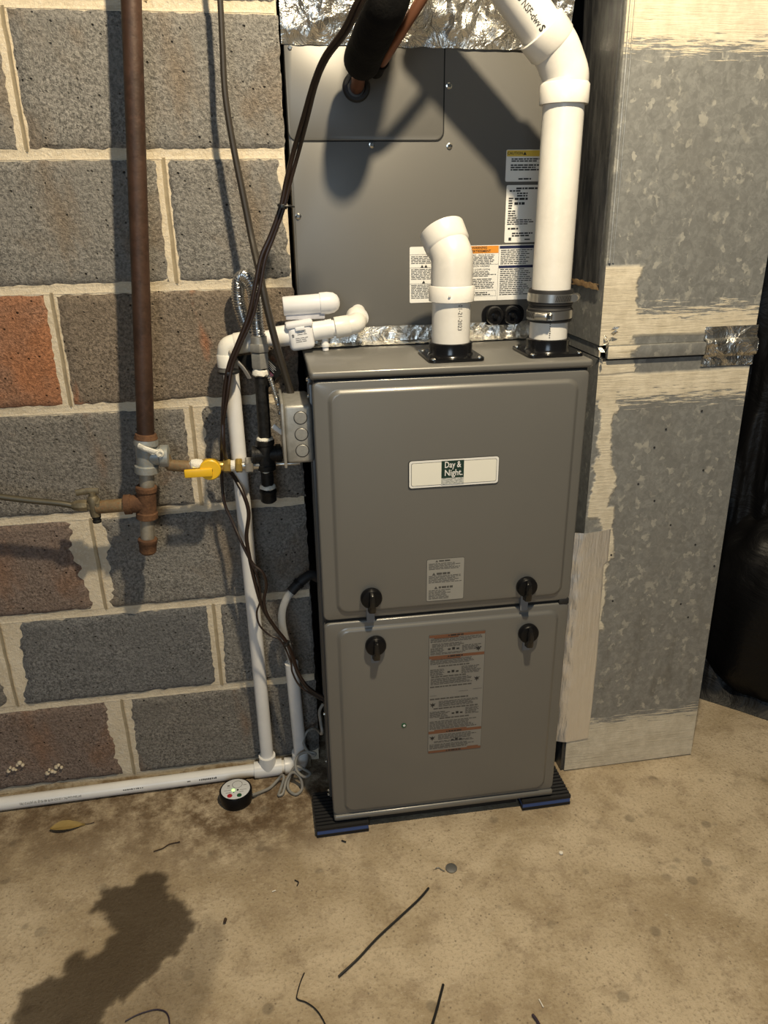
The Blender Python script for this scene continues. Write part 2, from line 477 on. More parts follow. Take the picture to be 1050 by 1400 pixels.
def text_bm(body, size, mat4=None, extrude=0.0, align='CENTER', bold=0., warp=None, sx=1.0, width=None):
    cu = bpy.data.curves.new('lettering', 'FONT'); cu.body = body; cu.size = size
    cu.align_x = align; cu.align_y = 'CENTER'; cu.extrude = extrude; cu.offset = bold; cu.resolution_u = 2
    to = bpy.data.objects.new('lettering', cu); COL.objects.link(to)
    dg = bpy.context.evaluated_depsgraph_get(); dg.update()
    me = bpy.data.meshes.new_from_object(to.evaluated_get(dg))
    bpy.data.objects.remove(to, do_unlink=True); bpy.data.curves.remove(cu)
    bm = bmn(); bm.from_mesh(me); bpy.data.meshes.remove(me)
    if width:
        sx = width / (max(v.co.x for v in bm.verts) - min(v.co.x for v in bm.verts))
    for v in bm.verts: v.co.x *= sx
    if warp:
        bmesh.ops.triangulate(bm, faces=bm.faces[:])
        for v in bm.verts: v.co = warp(v.co.x, v.co.y)
    elif mat4 is not None: bmesh.ops.transform(bm, matrix=mat4, verts=bm.verts[:])
    return bm

def face_front(x, y, z):   # text plane -> facing -y
    return Matrix.Translation((x, y, z)) @ Matrix.Rotation(math.pi / 2, 4, 'X')

def wrap(p, d, ang0, r, flip=1):
    """text x runs along the pipe axis d from p, text y runs round the pipe starting at the direction ang0"""
    p = V(p); d = V(d).normalized(); n = V(ang0); n = (n - d * n.dot(d)).normalized(); b = n.cross(d) * flip
    return lambda x, y: p + d * x + (n * math.cos(y / r) + b * math.sin(y / r)) * (r + .0003)

def hex_prof(bm, p, d, h, r):
    return add_lathe(bm, p, d, [(0, r * .93), (h * .12, r), (h * .88, r), (h, r * .93)], seg=6)

def nz3(x, y, z, s=1.): return mnoise.noise(V((x, y, z)) * s)

def crumple(bm, amp, scale, axis=1, seed=0.):
    for v in bm.verts:
        v.co[axis] += amp * (nz3(v.co.x + seed, v.co.y, v.co.z, scale) + .6 * abs(nz3(v.co.x, v.co.y + seed, v.co.z + 9, scale * 2.3)))
    return bm

def grid(fn, nu, nv, bm=None):
    bm = bm or bmn()
    g = [[bm.verts.new(fn(i / nu, j / nv)) for i in range(nu + 1)] for j in range(nv + 1)]
    for j in range(nv):
        for i in range(nu): bm.faces.new((g[j][i], g[j][i + 1], g[j + 1][i + 1], g[j + 1][i]))
    return bm

def solid_grid(fn, nu, nv, th):
    """a sheet with thickness th (a vector)"""
    th = V(th); bm = bmn()
    A = [[bm.verts.new(fn(i / nu, j / nv)) for i in range(nu + 1)] for j in range(nv + 1)]
    B = [[bm.verts.new(v.co + th) for v in row] for row in A]
    for j in range(nv):
        for i in range(nu):
            bm.faces.new((A[j][i], A[j][i + 1], A[j + 1][i + 1], A[j + 1][i]))
            bm.faces.new((B[j][i], B[j + 1][i], B[j + 1][i + 1], B[j][i + 1]))
    for i in range(nu):
        bm.faces.new((A[0][i], B[0][i], B[0][i + 1], A[0][i + 1])); bm.faces.new((A[nv][i], A[nv][i + 1], B[nv][i + 1], B[nv][i]))
    for j in range(nv):
        bm.faces.new((A[j][0], A[j + 1][0], B[j + 1][0], B[j][0])); bm.faces.new((A[j][nu], B[j][nu], B[j + 1][nu], A[j + 1][nu]))
    return bm

# ================================================================== SETTING
# ---- floor: one fine grid near the furnace, wide cells further out
def axis(lo, hi, step, ext_lo, ext_hi):
    return ext_lo + list(np.arange(lo, hi + 1e-6, step)) + ext_hi
gx = axis(-.6, 1.45, .0055, [-2.2, -1.4, -.9], [1.8, 2.4]); gy = axis(-.80, .10, .0055, [-4.2, -2.2, -1.3], [.4, 1.2])
GX, GY = np.meshgrid(np.array(gx), np.array(gy))
def poly_mask(px, jit):
    P = [atz(x, y, 0) for x, y in px]
    X = GX + jit * np.array([[(nz3(x, y, .3, 38) + .6 * nz3(x, y, 2.3, 95)) for x, y in zip(rx, ry)] for rx, ry in zip(GX, GY)])
    Y = GY + jit * np.array([[(nz3(x, y, 7.3, 38) + .6 * nz3(x, y, 4.3, 95)) for x, y in zip(rx, ry)] for rx, ry in zip(GX, GY)])
    ins = np.zeros(X.shape, bool)
    for i in range(len(P)):
        a, b = P[i - 1], P[i]
        c = ((a.y > Y) != (b.y > Y)) & (X < (b.x - a.x) * (Y - a.y) / ((b.y - a.y) or 1e-9) + a.x)
        ins ^= c
    return ins.astype(float)
def blur(A, n):
    for _ in range(n):
        B = A.copy(); B[1:-1, 1:-1] = (A[1:-1, 1:-1] * 4 + A[:-2, 1:-1] + A[2:, 1:-1] + A[1:-1, :-2] + A[1:-1, 2:]) / 8; A = B
    return A
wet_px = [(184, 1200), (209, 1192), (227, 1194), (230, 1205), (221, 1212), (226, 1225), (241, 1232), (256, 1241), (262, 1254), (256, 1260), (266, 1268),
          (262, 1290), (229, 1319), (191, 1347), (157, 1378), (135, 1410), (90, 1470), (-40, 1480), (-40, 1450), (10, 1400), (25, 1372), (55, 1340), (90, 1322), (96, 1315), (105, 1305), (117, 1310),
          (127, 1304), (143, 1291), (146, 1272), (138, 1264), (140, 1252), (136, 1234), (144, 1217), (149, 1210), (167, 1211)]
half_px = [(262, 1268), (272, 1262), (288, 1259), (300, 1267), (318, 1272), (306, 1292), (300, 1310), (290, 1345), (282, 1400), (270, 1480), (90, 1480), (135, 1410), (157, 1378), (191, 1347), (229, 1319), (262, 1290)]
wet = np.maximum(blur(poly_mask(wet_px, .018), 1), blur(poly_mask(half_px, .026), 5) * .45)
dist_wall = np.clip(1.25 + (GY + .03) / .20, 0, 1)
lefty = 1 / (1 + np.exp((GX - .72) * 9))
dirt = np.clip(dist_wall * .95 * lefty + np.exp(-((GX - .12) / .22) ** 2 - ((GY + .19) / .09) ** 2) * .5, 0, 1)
bm = bmn()
vg = [[bm.verts.new((x, y, .0012 * nz3(x, y, 0, 9) - .0006)) for x in gx] for y in gy]
for j in range(len(gy) - 1):
    for i in range(len(gx) - 1): bm.faces.new((vg[j][i], vg[j][i + 1], vg[j + 1][i + 1], vg[j + 1][i]))
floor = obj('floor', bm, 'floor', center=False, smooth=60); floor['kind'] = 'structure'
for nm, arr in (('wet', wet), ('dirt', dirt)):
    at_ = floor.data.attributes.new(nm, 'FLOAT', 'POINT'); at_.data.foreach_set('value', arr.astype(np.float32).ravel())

# ---- block wall
wall = obj('wall_left', box(-2.2, .279, .0025, .20, -.01, 2.44), 'mortar', center=False); wall['kind'] = 'structure'
Cc = .2032
def block_mesh(x0, x1, z0, z1, seed, l=0., r=0.):
    """a hollow-block face with ragged edges standing a little proud of the mortar; l / r pull an edge in where mortar was smeared over it"""
    nx, nz = 40, 30
    def fn(u, v):
        jx = .0030 * nz3(seed, v * 9, 1, 1.9) + .0016 * nz3(seed, v * 30, 4, 1.7)
        jz = .0026 * nz3(u * 17, seed, 3, 1.9) + .0014 * nz3(u * 50, seed, 8, 1.7)
        e = min(u * (x1 - x0), (1 - u) * (x1 - x0)); ez = min(v * (z1 - z0), (1 - v) * (z1 - z0))
        li = l * (.5 + .5 * v + .5 * nz3(seed, v * 4, 21) + .35 * nz3(seed, v * 19, 5)); ri = r * (.55 + .5 * v + .5 * nz3(seed, v * 4, 33) + .35 * nz3(seed, v * 19, 6))
        x = x0 + li + (x1 - x0 - li - ri) * u + jx; z = z0 + (z1 - z0) * v + jz
        y = -.0022 + .0014 * nz3(x, seed, z, 24) + .0010 * nz3(x, seed, z, 70) + .0045 * math.exp(-min(e, ez) / .0022)
        return (x, y, z)
    return solid_grid(fn, nx, nz, (0, .03, 0))
ja, jb = .0815, -.1235
def zbed(i): return .015 + (7 - i) * Cc
kinds = {  # (course, index from the right) -> material, left pull, right pull
    (1, 0): ('bl_grey', 0, 0), (1, 1): ('bl_grey', 0, 0), (2, 0): ('bl_grey', 0, .012), (2, 1): ('bl_grey', 0, 0),
    (3, 0): ('bl_mixed', 0, 0), (3, 1): ('bl_red', 0, 0), (4, 0): ('bl_warm', .016, 0), (4, 1): ('bl_warm', 0, 0),
    (5, 0): ('bl_grey', .018, 0), (5, 1): ('bl_pink', 0, .028), (6, 0): ('bl_grey', .008, 0), (6, 1): ('bl_blue', .030, 0), (6, 2): ('bl_warm', 0, .012),
    (7, 0): ('bl_warm', .012, 0), (7, 1): ('bl_pink', 0, .024)}
hg, vg2 = .0085, .0095
for c in range(-3, 8):          # course c: bed joint c below, c-1 above
    z0, z1 = zbed(c) + hg, zbed(c - 1) - hg
    base = jb if c % 2 == 1 else ja
    js = [.279 + vg2] + [base - .4064 * i for i in range(0, 5)]
    for i in range(len(js) - 1):
        x1, x0 = js[i] - vg2, js[i + 1] + vg2
        if i == 0: x1 = .281
        mt, l, r = kinds.get((c, i), (random.choice(['bl_grey', 'bl_warm', 'bl_blue', 'bl_brown']), 0, 0))
        if x0 < -2.1: continue
        obj('concrete_block', block_mesh(x0, x1, z0, z1, c * 7.3 + i * 3.1, l, r), mt, wall)
    for x in js[1:]:
        if x < -1.9: continue
        def prof(u, v, x=x, z0=z0, z1=z1, c=c):
            s = u * 2 - 1
            return (x + s * .0066 + .0014 * nz3(x, v * 6, c, 2), .0008 + .0016 * (1 - s * s) - .0018 * s, z0 - .004 + (z1 - z0 + .008) * v)
        obj('mortar_joint', grid(prof, 6, 8), 'mortar_tool', wall)
    def bed(u, v, z=zbed(c), c=c):
        s = v * 2 - 1
        return (-1.7 + 1.976 * u, .0018 + .0009 * (1 - s * s) - .0008 * nz3(u * 60, c, s, 2), z + s * .0072 + .0014 * nz3(u * 30, c, 2))
    obj('mortar_joint', grid(bed, 60, 6), 'mortar', wall)

# crumbled mortar bed along the foot of the wall
def fillet(u, v):
    x = -1.6 + 1.86 * u; a = v
    return (x, -.024 + .030 * a + .004 * nz3(x, 5, a, 20), .001 + .020 * a ** 1.3 * (.7 + .6 * nz3(x, 2, 0, 9) + .3 * nz3(x, 8, a, 40)))
trim = obj('trim_1', grid(fillet, 240, 6), two_tone('crumbled_mortar_fillet', (.20, .145, .085), (.40, .34, .25), 40, .35, .65, .95, 0, .9), None); trim['kind'] = 'structure'
for x, z in ((at(22, 1047, 0).x, at(22, 1047, 0).z), (at(75, 1050, 0).x, at(75, 1050, 0).z)):
    b2 = bmn()
    for q in range(7):
        rr = .0025 + .0025 * random.random()
        dx = (q - 3) * .005
        add_lathe(b2, (x + dx, -.005, z + .006 * math.sin(q * 1.7) + dx * .5), (0, -1, 0), [(-.002, rr), (.002, rr * .9), (.004, rr * .4), (.0046, 0)], 7)
    obj('mortar_crumb', b2, 'mortar', wall)

# ---- alcove behind the furnace and basement shell, darkness put into their near-black colour
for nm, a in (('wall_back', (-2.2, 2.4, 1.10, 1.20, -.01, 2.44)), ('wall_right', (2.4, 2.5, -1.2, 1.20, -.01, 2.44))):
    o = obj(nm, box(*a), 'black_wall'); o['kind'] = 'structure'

# ================================================================== FURNACE
FW, FH, ZB = .4505, .8935, .026
F = thing('gas_furnace', (.2909, -.2174, 0), 'taupe grey upright gas furnace with two doors and black knobs', 'furnace', rz=-.0137, local=True)
bm = box(.004, FW - .004, .012, .745, ZB, ZB + FH - .006, .002)
obj('casing', bm, 'side_dark', F)
ZM = .4773
def door(name, z0, z1, ex0, ex1, ez0, ez1):
    L = [(0, FW, z0, z1, .010, .014), (0, FW, z0, z1, .010, .003), (.0012, FW - .0012, z0 + .0012, z1 - .0012, .009, .0007), (.003, FW - .003, z0 + .003, z1 - .003, .008, 0)]
    r = .020
    for d, y in ((0, 0), (.0015, -.0004), (.0040, -.0024), (.0065, -.0046), (.0085, -.0050)):
        L.append((ex0 + d, ex1 - d, ez0 + d, ez1 - d, r - d * .6, y))
    return obj(name, rr_loft(L), 'paint', F, smooth=50)
zt = ZB + FH
door('upper_door', ZM + .0025, zt - .0165, .0215, FW - .0155, ZM + .0135, zt - .029)
door('lower_door', ZB + .014, ZM - .0035, .0205, FW - .0175, ZB + .020, ZM - .014)
# top cover with folded lip
bm = rr_loft([(-.003, FW + .003, zt - .013, zt, .0035, .745), (-.003, FW + .003, zt - .013, zt, .0035, 0), (-.001, FW + .001, zt - .011, zt - .0015, .0030, -.003), (.002, FW - .002, zt - .009, zt - .004, .002, -.0042)])
obj('top_cover', bm, 'paint', F, smooth=50)
obj('seam', box(.003, FW - .003, .0045, .012, zt - .018, zt - .012), 'gap', F)
obj('seam', box(.003, FW - .003, .0045, .012, ZM - .006, ZM + .005), 'gap', F)
# bottom rail with rolled edge
bm = rr_loft([(.001, FW - .001, ZB + .002, ZB + .0145, .004, .02), (.001, FW - .001, ZB + .002, ZB + .0145, .004, -.0015), (.003, FW - .003, ZB + .004, ZB + .012, .003, -.0040)])
obj('base_rail', bm, 'paint', F, smooth=50)
obj('base_shadow_strip', box(.074, FW - .072, .012, .03, .006, ZB + .002), 'gap', F)  # dark strip standing in for the shade below the base rail
# side flange rails seen on the left flank
for y0 in (.045, .092):
    obj('side_flange', box(-.0035, .004, y0, y0 + .014, ZB + .02, zt - .03, .0015), 'side_dark', F)
scr = None
def screw(p, d, r, parent, mat='chrome'):
    bm = lathe(p, d, [(0, r * 1.25), (r * .18, r * 1.25), (r * .3, r * .85), (r * .8, r * .8), (r * .95, r * .6)], 8)
    return obj('screw', bm, mat, parent)
for y, z in ((.165, .55), (.135, .70), (.045, .87), (.052, .896), (.07, .82), (.06, .24), (.05, .06), (.055, .045), (.09, .10)):
    screw((-.0035 if y < .12 else .004, y, z), (-1, 0, 0), .0035, F)
# corner bumper between the doors
obj('corner_bumper', box(FW - .020, FW - .001, -.001, .010, ZM - .006, ZM + .006, .002), 'rubber', F)

def knob(x, z, top):
    y = -.005 if True else 0
    k = obj('latch_knob', lathe((x, y, z), (0, -1, 0), [(0, .0185), (.004, .0190), (.009, .0185), (.0115, .0165), (.0125, .012), (.0128, 0)], 28), 'black_plastic', F)
    # tapered grip running over the dial and past its lower rim
    L = []
    g = bmn()
    secs = [(.0155, .0035, .004), (.012, .0048, .013), (.002, .0056, .015), (-.008, .0064, .0145), (-.016, .0072, .012), (-.0225, .0075, .010)]
    rings = []
    for dz, hw, pr in secs:
        rings.append([g.verts.new((x + sx * hw * tz, y - .009 - pr * py, z + dz)) for sx, tz, py in ((-1, 1, 0), (-1, .75, .85), (-1, .4, 1), (1, .4, 1), (1, .75, .85), (1, 1, 0))])
    for a, b in zip(rings[:-1], rings[1:]):
        for q in range(5): g.faces.new((a[q], a[q + 1], b[q + 1], b[q]))
    g.faces.new(rings[0]); g.faces.new(rings[-1][::-1])
    obj('grip', g, 'black_gloss', k)
    obj('latch_tab', rr_loft([(x - .0085, x + .0055, z - (.050 if top else .038), z - .012, .002, .0), (x - .0085, x + .0055, z - (.050 if top else .038), z - .012, .002, -.0062)]), 'latch_grey', k)
    return k
for x, z, top in ((.0835, .523, 1), (.3635, .5195, 1), (.0895, .4265, 0), (.3725, .4225, 0)): knob(x, z, top)

# badge
bx0, bx1, bz0, bz1, yb = .1495, .3030, .7185, .7675, -.005
bad = obj('name_badge', rr_loft([(bx0, bx1, bz0, bz1, .005, yb), (bx0, bx1, bz0, bz1, .005, yb - .0012)]), 'ink', F, label='white name badge with a dark border reading Day & Night')
obj('badge_face', rr_loft([(bx0 + .0015, bx1 - .0008, bz0 + .0015, bz1 - .0008, .0045, yb - .001), (bx0 + .0015, bx1 - .0008, bz0 + .0015, bz1 - .0008, .0045, yb - .0016)]), 'label_white', bad)
obj('badge_line', rr_loft([(bx0 + .0048, bx1 - .0042, bz0 + .0048, bz1 - .0042, .003, yb - .0015), (bx0 + .0048, bx1 - .0042, bz0 + .0048, bz1 - .0042, .003, yb - .0018)]), 'ink_grey', bad)
obj('badge_panel', rr_loft([(bx0 + .0055, bx1 - .0049, bz0 + .0055, bz1 - .0049, .0026, yb - .0017), (bx0 + .0055, bx1 - .0049, bz0 + .0055, bz1 - .0049, .0026, yb - .0021)]), 'badge_cream', bad)
cx = (bx0 + bx1) / 2 - .0025
obj('logo_square', quads([(cx - .0190, cx + .0190, .7345, .7645)], yb - .0023), 'green_dark', bad)
t = NT('logo_water'); t.set(col=t.mix(t.step(t.noise(60, 4, vec=t.scaled((3, 1, 14))), .45, .62), (.60, .60, .56), (.20, .22, .21)), rough=.5)
obj('logo_water', quads([(cx - .0190, cx + .0190, .7230, .7345)], yb - .0023), t.m, bad)
obj('lettering', text_bm('Day &', .0150, face_front(cx - .0140, yb - .0027, .7572), bold=.00022, align='LEFT', width=.0275), 'label_white', bad)
obj('lettering', text_bm('Night.', .0150, face_front(cx - .0140, yb - .0027, .7432), bold=.00022, align='LEFT', width=.0300), 'label_white', bad)

def lines(x0, x1, z0, z1, n, thick=.45, gap=.0, seed=1, ragged=.25):
    rnd = random.Random(seed); out = []; h = (z1 - z0) / n
    for i in range(n):
        zc = z1 - h * (i + .5); x = x0; end = x1 - (x1 - x0) * ragged * rnd.random()
        while x < end - .002:
            wv = (.003 + .008 * rnd.random()); e = min(x + wv, end)
            out.append((x, e, zc - h * thick / 2, zc + h * thick / 2)); x = e + .0012
    return out
def sign(x, z, s):   # little warning triangle as a strip fan
    return [(x - s * (1 - q / 5), x + s * (1 - q / 5), z + s * .34 * q, z + s * .34 * (q + 1)) for q in range(5)]

# sticker on the upper door
lx0, lx1, lz0, lz1 = .1815, .2490, .5045, .5865; yl = -.0051
lb = obj('warning_label', rr_loft([(lx0, lx1, lz0, lz1, .003, yl), (lx0, lx1, lz0, lz1, .003, yl - .0004)]), 'ink_grey', F, label='small grey caution sticker with rows of fine print')
obj('label_face', rr_loft([(lx0 + .0007, lx1 - .0007, lz0 + .0007, lz1 - .0007, .0026, yl - .0003), (lx0 + .0007, lx1 - .0007, lz0 + .0007, lz1 - .0007, .0026, yl - .0006)]), 'label_grey', lb)
R = lines(lx0 + .004, lx1 - .003, .566, .579, 5, seed=2) + lines(lx0 + .004, lx1 - .003, .540, .555, 6, seed=3) + lines(lx0 + .004, lx1 - .022, .508, .527, 7, seed=4)
R += lines(lx0 + .022, lx1 - .022, .5805, .5845, 1, .7, seed=5) + lines(lx0 + .018, lx1 - .018, .5555, .5605, 1, .8, seed=6) + lines(lx0 + .022, lx1 - .018, .5285, .5335, 1, .8, seed=7)
R += sign(lx0 + .013, .5555, .0028) + sign(lx0 + .017, .5285, .0028) + sign(lx0 + .018, .5805, .0022)
obj('fine_print', quads(R, yl - .0008), 'ink_grey', lb)
# tall sticker on the lower door
lx0, lx1, lz0, lz1 = .187, .2925, .1705, .4355
lb = obj('warning_label', rr_loft([(lx0, lx1, lz0, lz1, .003, yl), (lx0, lx1, lz0, lz1, .003, yl - .0004)]), 'ink_grey', F, label='tall grey safety sticker with orange bands and small pictures')
obj('label_face', rr_loft([(lx0 + .0007, lx1 - .0007, lz0 + .0007, lz1 - .0007, .0026, yl - .0003), (lx0 + .0007, lx1 - .0007, lz0 + .0007, lz1 - .0007, .0026, yl - .0006)]), 'label_grey2', lb)
for rct in ([(lx0 + .001, lx1 - .001, a, b) for a, b in ((.4290, .4345), (.3845, .3905), (.2165, .2225), (.1715, .1765))] + [(lx0 + .010, lx0 + .055, .4265, .4292), (lx0 + .005, lx0 + .06, .3815, .3842), (lx0 + .012, lx1 - .03, .2225, .2250), (lx1 - .028, lx1 - .006, .1765, .1790)]):
    obj('orange_band', quads([rct], yl - .0008), 'orange_dull', lb)
R = []
for a, b, x0, x1, n, sd in ((.4185, .428, .003, .100, 4, 1), (.408, .4165, .006, .078, 3, 2), (.3975, .4075, .003, .030, 4, 3), (.3975, .4095, .062, .100, 4, 4), (.3925, .397, .003, .082, 2, 5),
                            (.3715, .383, .003, .100, 5, 6), (.3655, .3695, .018, .082, 1, 7), (.3475, .362, .003, .030, 6, 8), (.3475, .364, .062, .100, 6, 9), (.343, .347, .005, .082, 1, 10), (.3275, .342, .004, .085, 6, 11), (.321, .325, .003, .095, 1, 12),
                            (.2935, .298, .003, .098, 1, 20), (.2775, .291, .020, .100, 5, 13), (.272, .276, .010, .100, 1, 14), (.2535, .268, .003, .042, 6, 15), (.2555, .271, .072, .100, 6, 16), (.249, .253, .022, .088, 1, 17), (.226, .246, .003, .098, 6, 18),
                            (.201, .214, .020, .100, 4, 19), (.194, .199, .012, .09, 2, 21), (.180, .192, .003, .100, 4, 22)):
    R += lines(lx0 + x0, lx0 + x1, a, b, n, .55 if n > 1 else .7, seed=sd)
R += [(lx0 + .003, lx0 + .016, .3030, .3037), (lx1 - .020, lx1 - .003, .3100, .3107), (lx0 + .058, lx0 + .076, .3080, .3088)]
obj('fine_print', quads(R, yl - .0008), 'ink_grey', lb)
for xx, zz in ((.093, .3985), (.092, .3335), (.0085, .2830), (.0085, .2065)):     # pictograms: a splayed figure under a warning mark
    bm = bmn(); st_ = []
    for q in range(12):
        rr = .0072 if q % 4 == 1 else (.0052 if q % 2 else .0024)
        st_.append(bm.verts.new((lx0 + xx + rr * math.cos(q * math.pi / 6), yl - .0009, zz + rr * math.sin(q * math.pi / 6))))
    bm.faces.new(st_); obj('pictogram', bm, 'ink', lb)
for xx, zz in ((.046, .4025), (.046, .3535), (.056, .2600), (.056, .1980)):
    for dx in (-.008, 0, .008): obj('pictogram', quads([(lx0 + xx + dx - .0026, lx0 + xx + dx + .0026, zz - .0016, zz + (.0036 if dx == 0 else .0016))], yl - .0009), 'ink', lb)
for z_ in (.4318, .3876, .2195, .1741):
    obj('fine_print', quads(lines(lx0 + .040, lx0 + .066, z_ - .0016, z_ + .0016, 1, .9, seed=int(z_ * 1e4), ragged=0) + sign(lx0 + .037, z_ - .0014, .0018), yl - .0010), 'ink', lb)
sg = obj('sight_glass', lathe((.1405, -.005, .2435), (0, -1, 0), [(0, .0048), (.0012, .0048), (.0016, .0036), (.0010, .0034), (.0012, 0)], 20), 'green', F)
obj('lens', lathe((.1410, -.0062, .2432), (0, -1, 0), [(0, .0026), (.0006, .0020), (.0008, 0)], 12), 'alarm_face', sg)

# ------------------------------------------------------------------ vibration pads
def pad(x0, x1, y0, y1, label):
    p = thing('vibration_pad', ((x0 + x1) / 2, (y0 + y1) / 2, 0), label, 'rubber pad', 'vibration pads under the furnace')
    h = .0245
    bm = bmn()
    n = 11
    for i in range(n):
        a = y0 + (y1 - y0) * i / n; add_box(bm, x0, x1, a, a + (y1 - y0) / n * .62, .0005, .0045)
    add_box(bm, x0, x1, y0, y1, .0035, .0075)
    obj('ribbed_base', bm, 'rubber', p)
    obj('foam_core', box(x0 + .001, x1 - .001, y0 + .0005, y1 - .001, .0075, .0165), 'blue_foam', p)
    bm = box(x0, x1, y0, y1, .0165, .0205)
    for i in range(n):
        a = y0 + (y1 - y0) * i / n; add_box(bm, x0, x1, a, a + (y1 - y0) / n * .62, .0195, h)
    obj('ribbed_top', bm, 'rubber', p)
pad(.2555, .3590, -.2290, -.127, 'black ribbed rubber pad with blue core under the left front corner of the furnace')
pad(.6760, .7790, -.2310, -.129, 'black ribbed rubber pad with blue core under the right front corner of the furnace')

# ================================================================== COIL CABINET on the furnace
YC = .010
Z0 = .9205
K = thing('coil_cabinet', (.52, .3, Z0), 'grey evaporator coil cabinet with warning labels standing on the furnace', 'coil cabinet')
obj('casing', box(.2880, .7500, YC + .002, .54, Z0, 1.405, .0015), 'paint_coil', K)
obj('front_panel', rr_loft([(.2905, .7480, .935, 1.402, .003, YC + .004), (.2905, .7480, .935, 1.402, .003, YC + .0006), (.2913, .7472, .936, 1.401, .003, YC)]), 'paint_coil', K)
obj('panel_seam', rr_loft([(.2880, .5487, 1.2525, 1.402, .014, YC + .001), (.2880, .5487, 1.2525, 1.402, .014, YC - .0010)]), 'gap', K)
obj('access_panel', rr_loft([(.2880, .5465, 1.2545, 1.402, .013, YC), (.2880, .5465, 1.2545, 1.402, .013, YC - .0016), (.2888, .5457, 1.2553, 1.401, .0125, YC - .0022)]), 'paint_coil', K)
for x, z in ((.2975, 1.386), (.2985, 1.2475), (.4255, 1.2475), (.5585, 1.2455), (.5560, 1.3350), (.2965, 1.1385)):
    screw((x, YC - .0005, z), (0, -1, 0), .0042, K)
gr = obj('line_grommet', lathe((.4010, YC - .001, 1.3320), (0, -1, 0), [(0, .0225), (.004, .0225), (.007, .0195), (.007, .0150), (.001, .0140), (.001, 0)], 28), 'rubber', K)
# ports with caps at the foot
for x in (.6470, .6800):
    obj('port_cap', lathe((x, YC, .9625), (0, -1, 0), [(0, .0170), (.014, .0170), (.017, .0150), (.017, .0105), (.012, .0100), (.012, .0045), (.019, .0040), (.0195, 0)], 24), 'black_gloss', K)
obj('port_boss', rr_loft([(.625, .705, .9445, .9805, .016, YC + .002), (.625, .705, .9445, .9805, .016, YC - .006)]), 'black_plastic', K)
# labels
def label_plate(x0, x1, z0, z1, name='warning_label', label=None, mat='label_white'):
    l = obj(name, rr_loft([(x0, x1, z0, z1, .0025, YC), (x0, x1, z0, z1, .0025, YC - .0005)]), mat, K, label=label); return l
y1_ = YC - .0008
l1 = label_plate(.6595, .7290, 1.1890, 1.2395, label='white caution label with a yellow header')
obj('header_band', quads([(.6605, .7280, 1.2290, 1.2385)], y1_), 'yellow_print', l1)
obj('lettering', text_bm('CAUTION', .0062, face_front(.6750, y1_ - .0002, 1.2337), bold=.0001), 'ink', l1)
obj('fine_print', quads(sign(.6925, 1.2312, .0028) + lines(.669, .725, 1.220, 1.2265, 2, .6, seed=31) + lines(.668, .725, 1.206, 1.217, 3, .6, seed=32) + lines(.683, .71, 1.1915, 1.195, 1, .7, seed=33), y1_ - .0002), 'ink', l1)
l2 = label_plate(.6625, .7290, 1.0885, 1.1835, 'rating_plate', 'white rating plate with small black type')
obj('fine_print', quads(lines(.680, .725, 1.176, 1.180, 1, .7, seed=40) + lines(.668, .690, 1.172, 1.176, 1, .6, seed=41) + lines(.682, .705, 1.164, 1.172, 2, .6, seed=42) + lines(.667, .676, 1.144, 1.164, 5, .55, seed=43) + lines(.678, .705, 1.158, 1.164, 1, .6, seed=44, ragged=0) +
                        lines(.678, .697, 1.150, 1.157, 1, .6, seed=45, ragged=0) + lines(.667, .684, 1.128, 1.143, 4, .5, seed=46) + lines(.666, .715, 1.118, 1.128, 3, .5, seed=47) + lines(.668, .69, 1.108, 1.116, 1, .35, seed=48) + lines(.676, .715, 1.098, 1.106, 2, .6, seed=49) + [(.670, .675, 1.092, 1.097), (.700, .71, 1.0925, 1.0945)], y1_ - .0002), 'ink', l2)
l3 = label_plate(.4895, .7200, .9890, 1.0850, label='large white bilingual warning label with orange header')
obj('header_band', quads([(.5560, .6525, 1.0715, 1.0840)], y1_), 'orange', l3)
for rct in ((.6545, .7185, 1.0785, 1.0835), (.6540, .7185, 1.0450, 1.0495)): obj('header_band', quads([rct], y1_), 'navy', l3)
for tx, zz in (('WARNING', 1.0808), ('AVERTISSEMENT', 1.0750)):
    obj('lettering', text_bm(tx, .0058, face_front(.6170, y1_ - .0002, zz), bold=.00012), 'ink', l3)
for tx, zz, s in (('FIRE HAZARD - RISQUE DE FEU', 1.0682, .0044), ('EXPLOSION HAZARD', 1.0495, .0046), ('RISQUE D\'EXPLOSION', 1.0435, .0046)):
    obj('lettering', text_bm(tx, s, face_front(.6150, y1_ - .0002, zz)), 'ink', l3)
obj('fine_print', quads(lines(.594, .650, 1.053, 1.0665, 5, .4, seed=51) + lines(.594, .650, 1.031, 1.041, 4, .4, seed=52) + lines(.594, .650, 1.010, 1.0285, 6, .4, seed=53) + lines(.597, .645, .998, 1.005, 2, .45, seed=54) +
                        lines(.657, .717, 1.051, 1.0775, 8, .38, seed=55) + lines(.657, .717, .997, 1.0445, 14, .38, seed=56) + lines(.492, .550, 1.056, 1.070, 5, .38, seed=57) + lines(.492, .550, 1.029, 1.048, 7, .38, seed=58) + lines(.492, .550, .996, 1.021, 9, .38, seed=59) +
                        sign(.5120, 1.0495, .0028) + sign(.5190, 1.0495, .0028) + sign(.5150, 1.0225, .0028) + sign(.6000, 1.0788, .0024) + sign(.5920, 1.0730, .0024), y1_ - .0002), 'ink', l3)
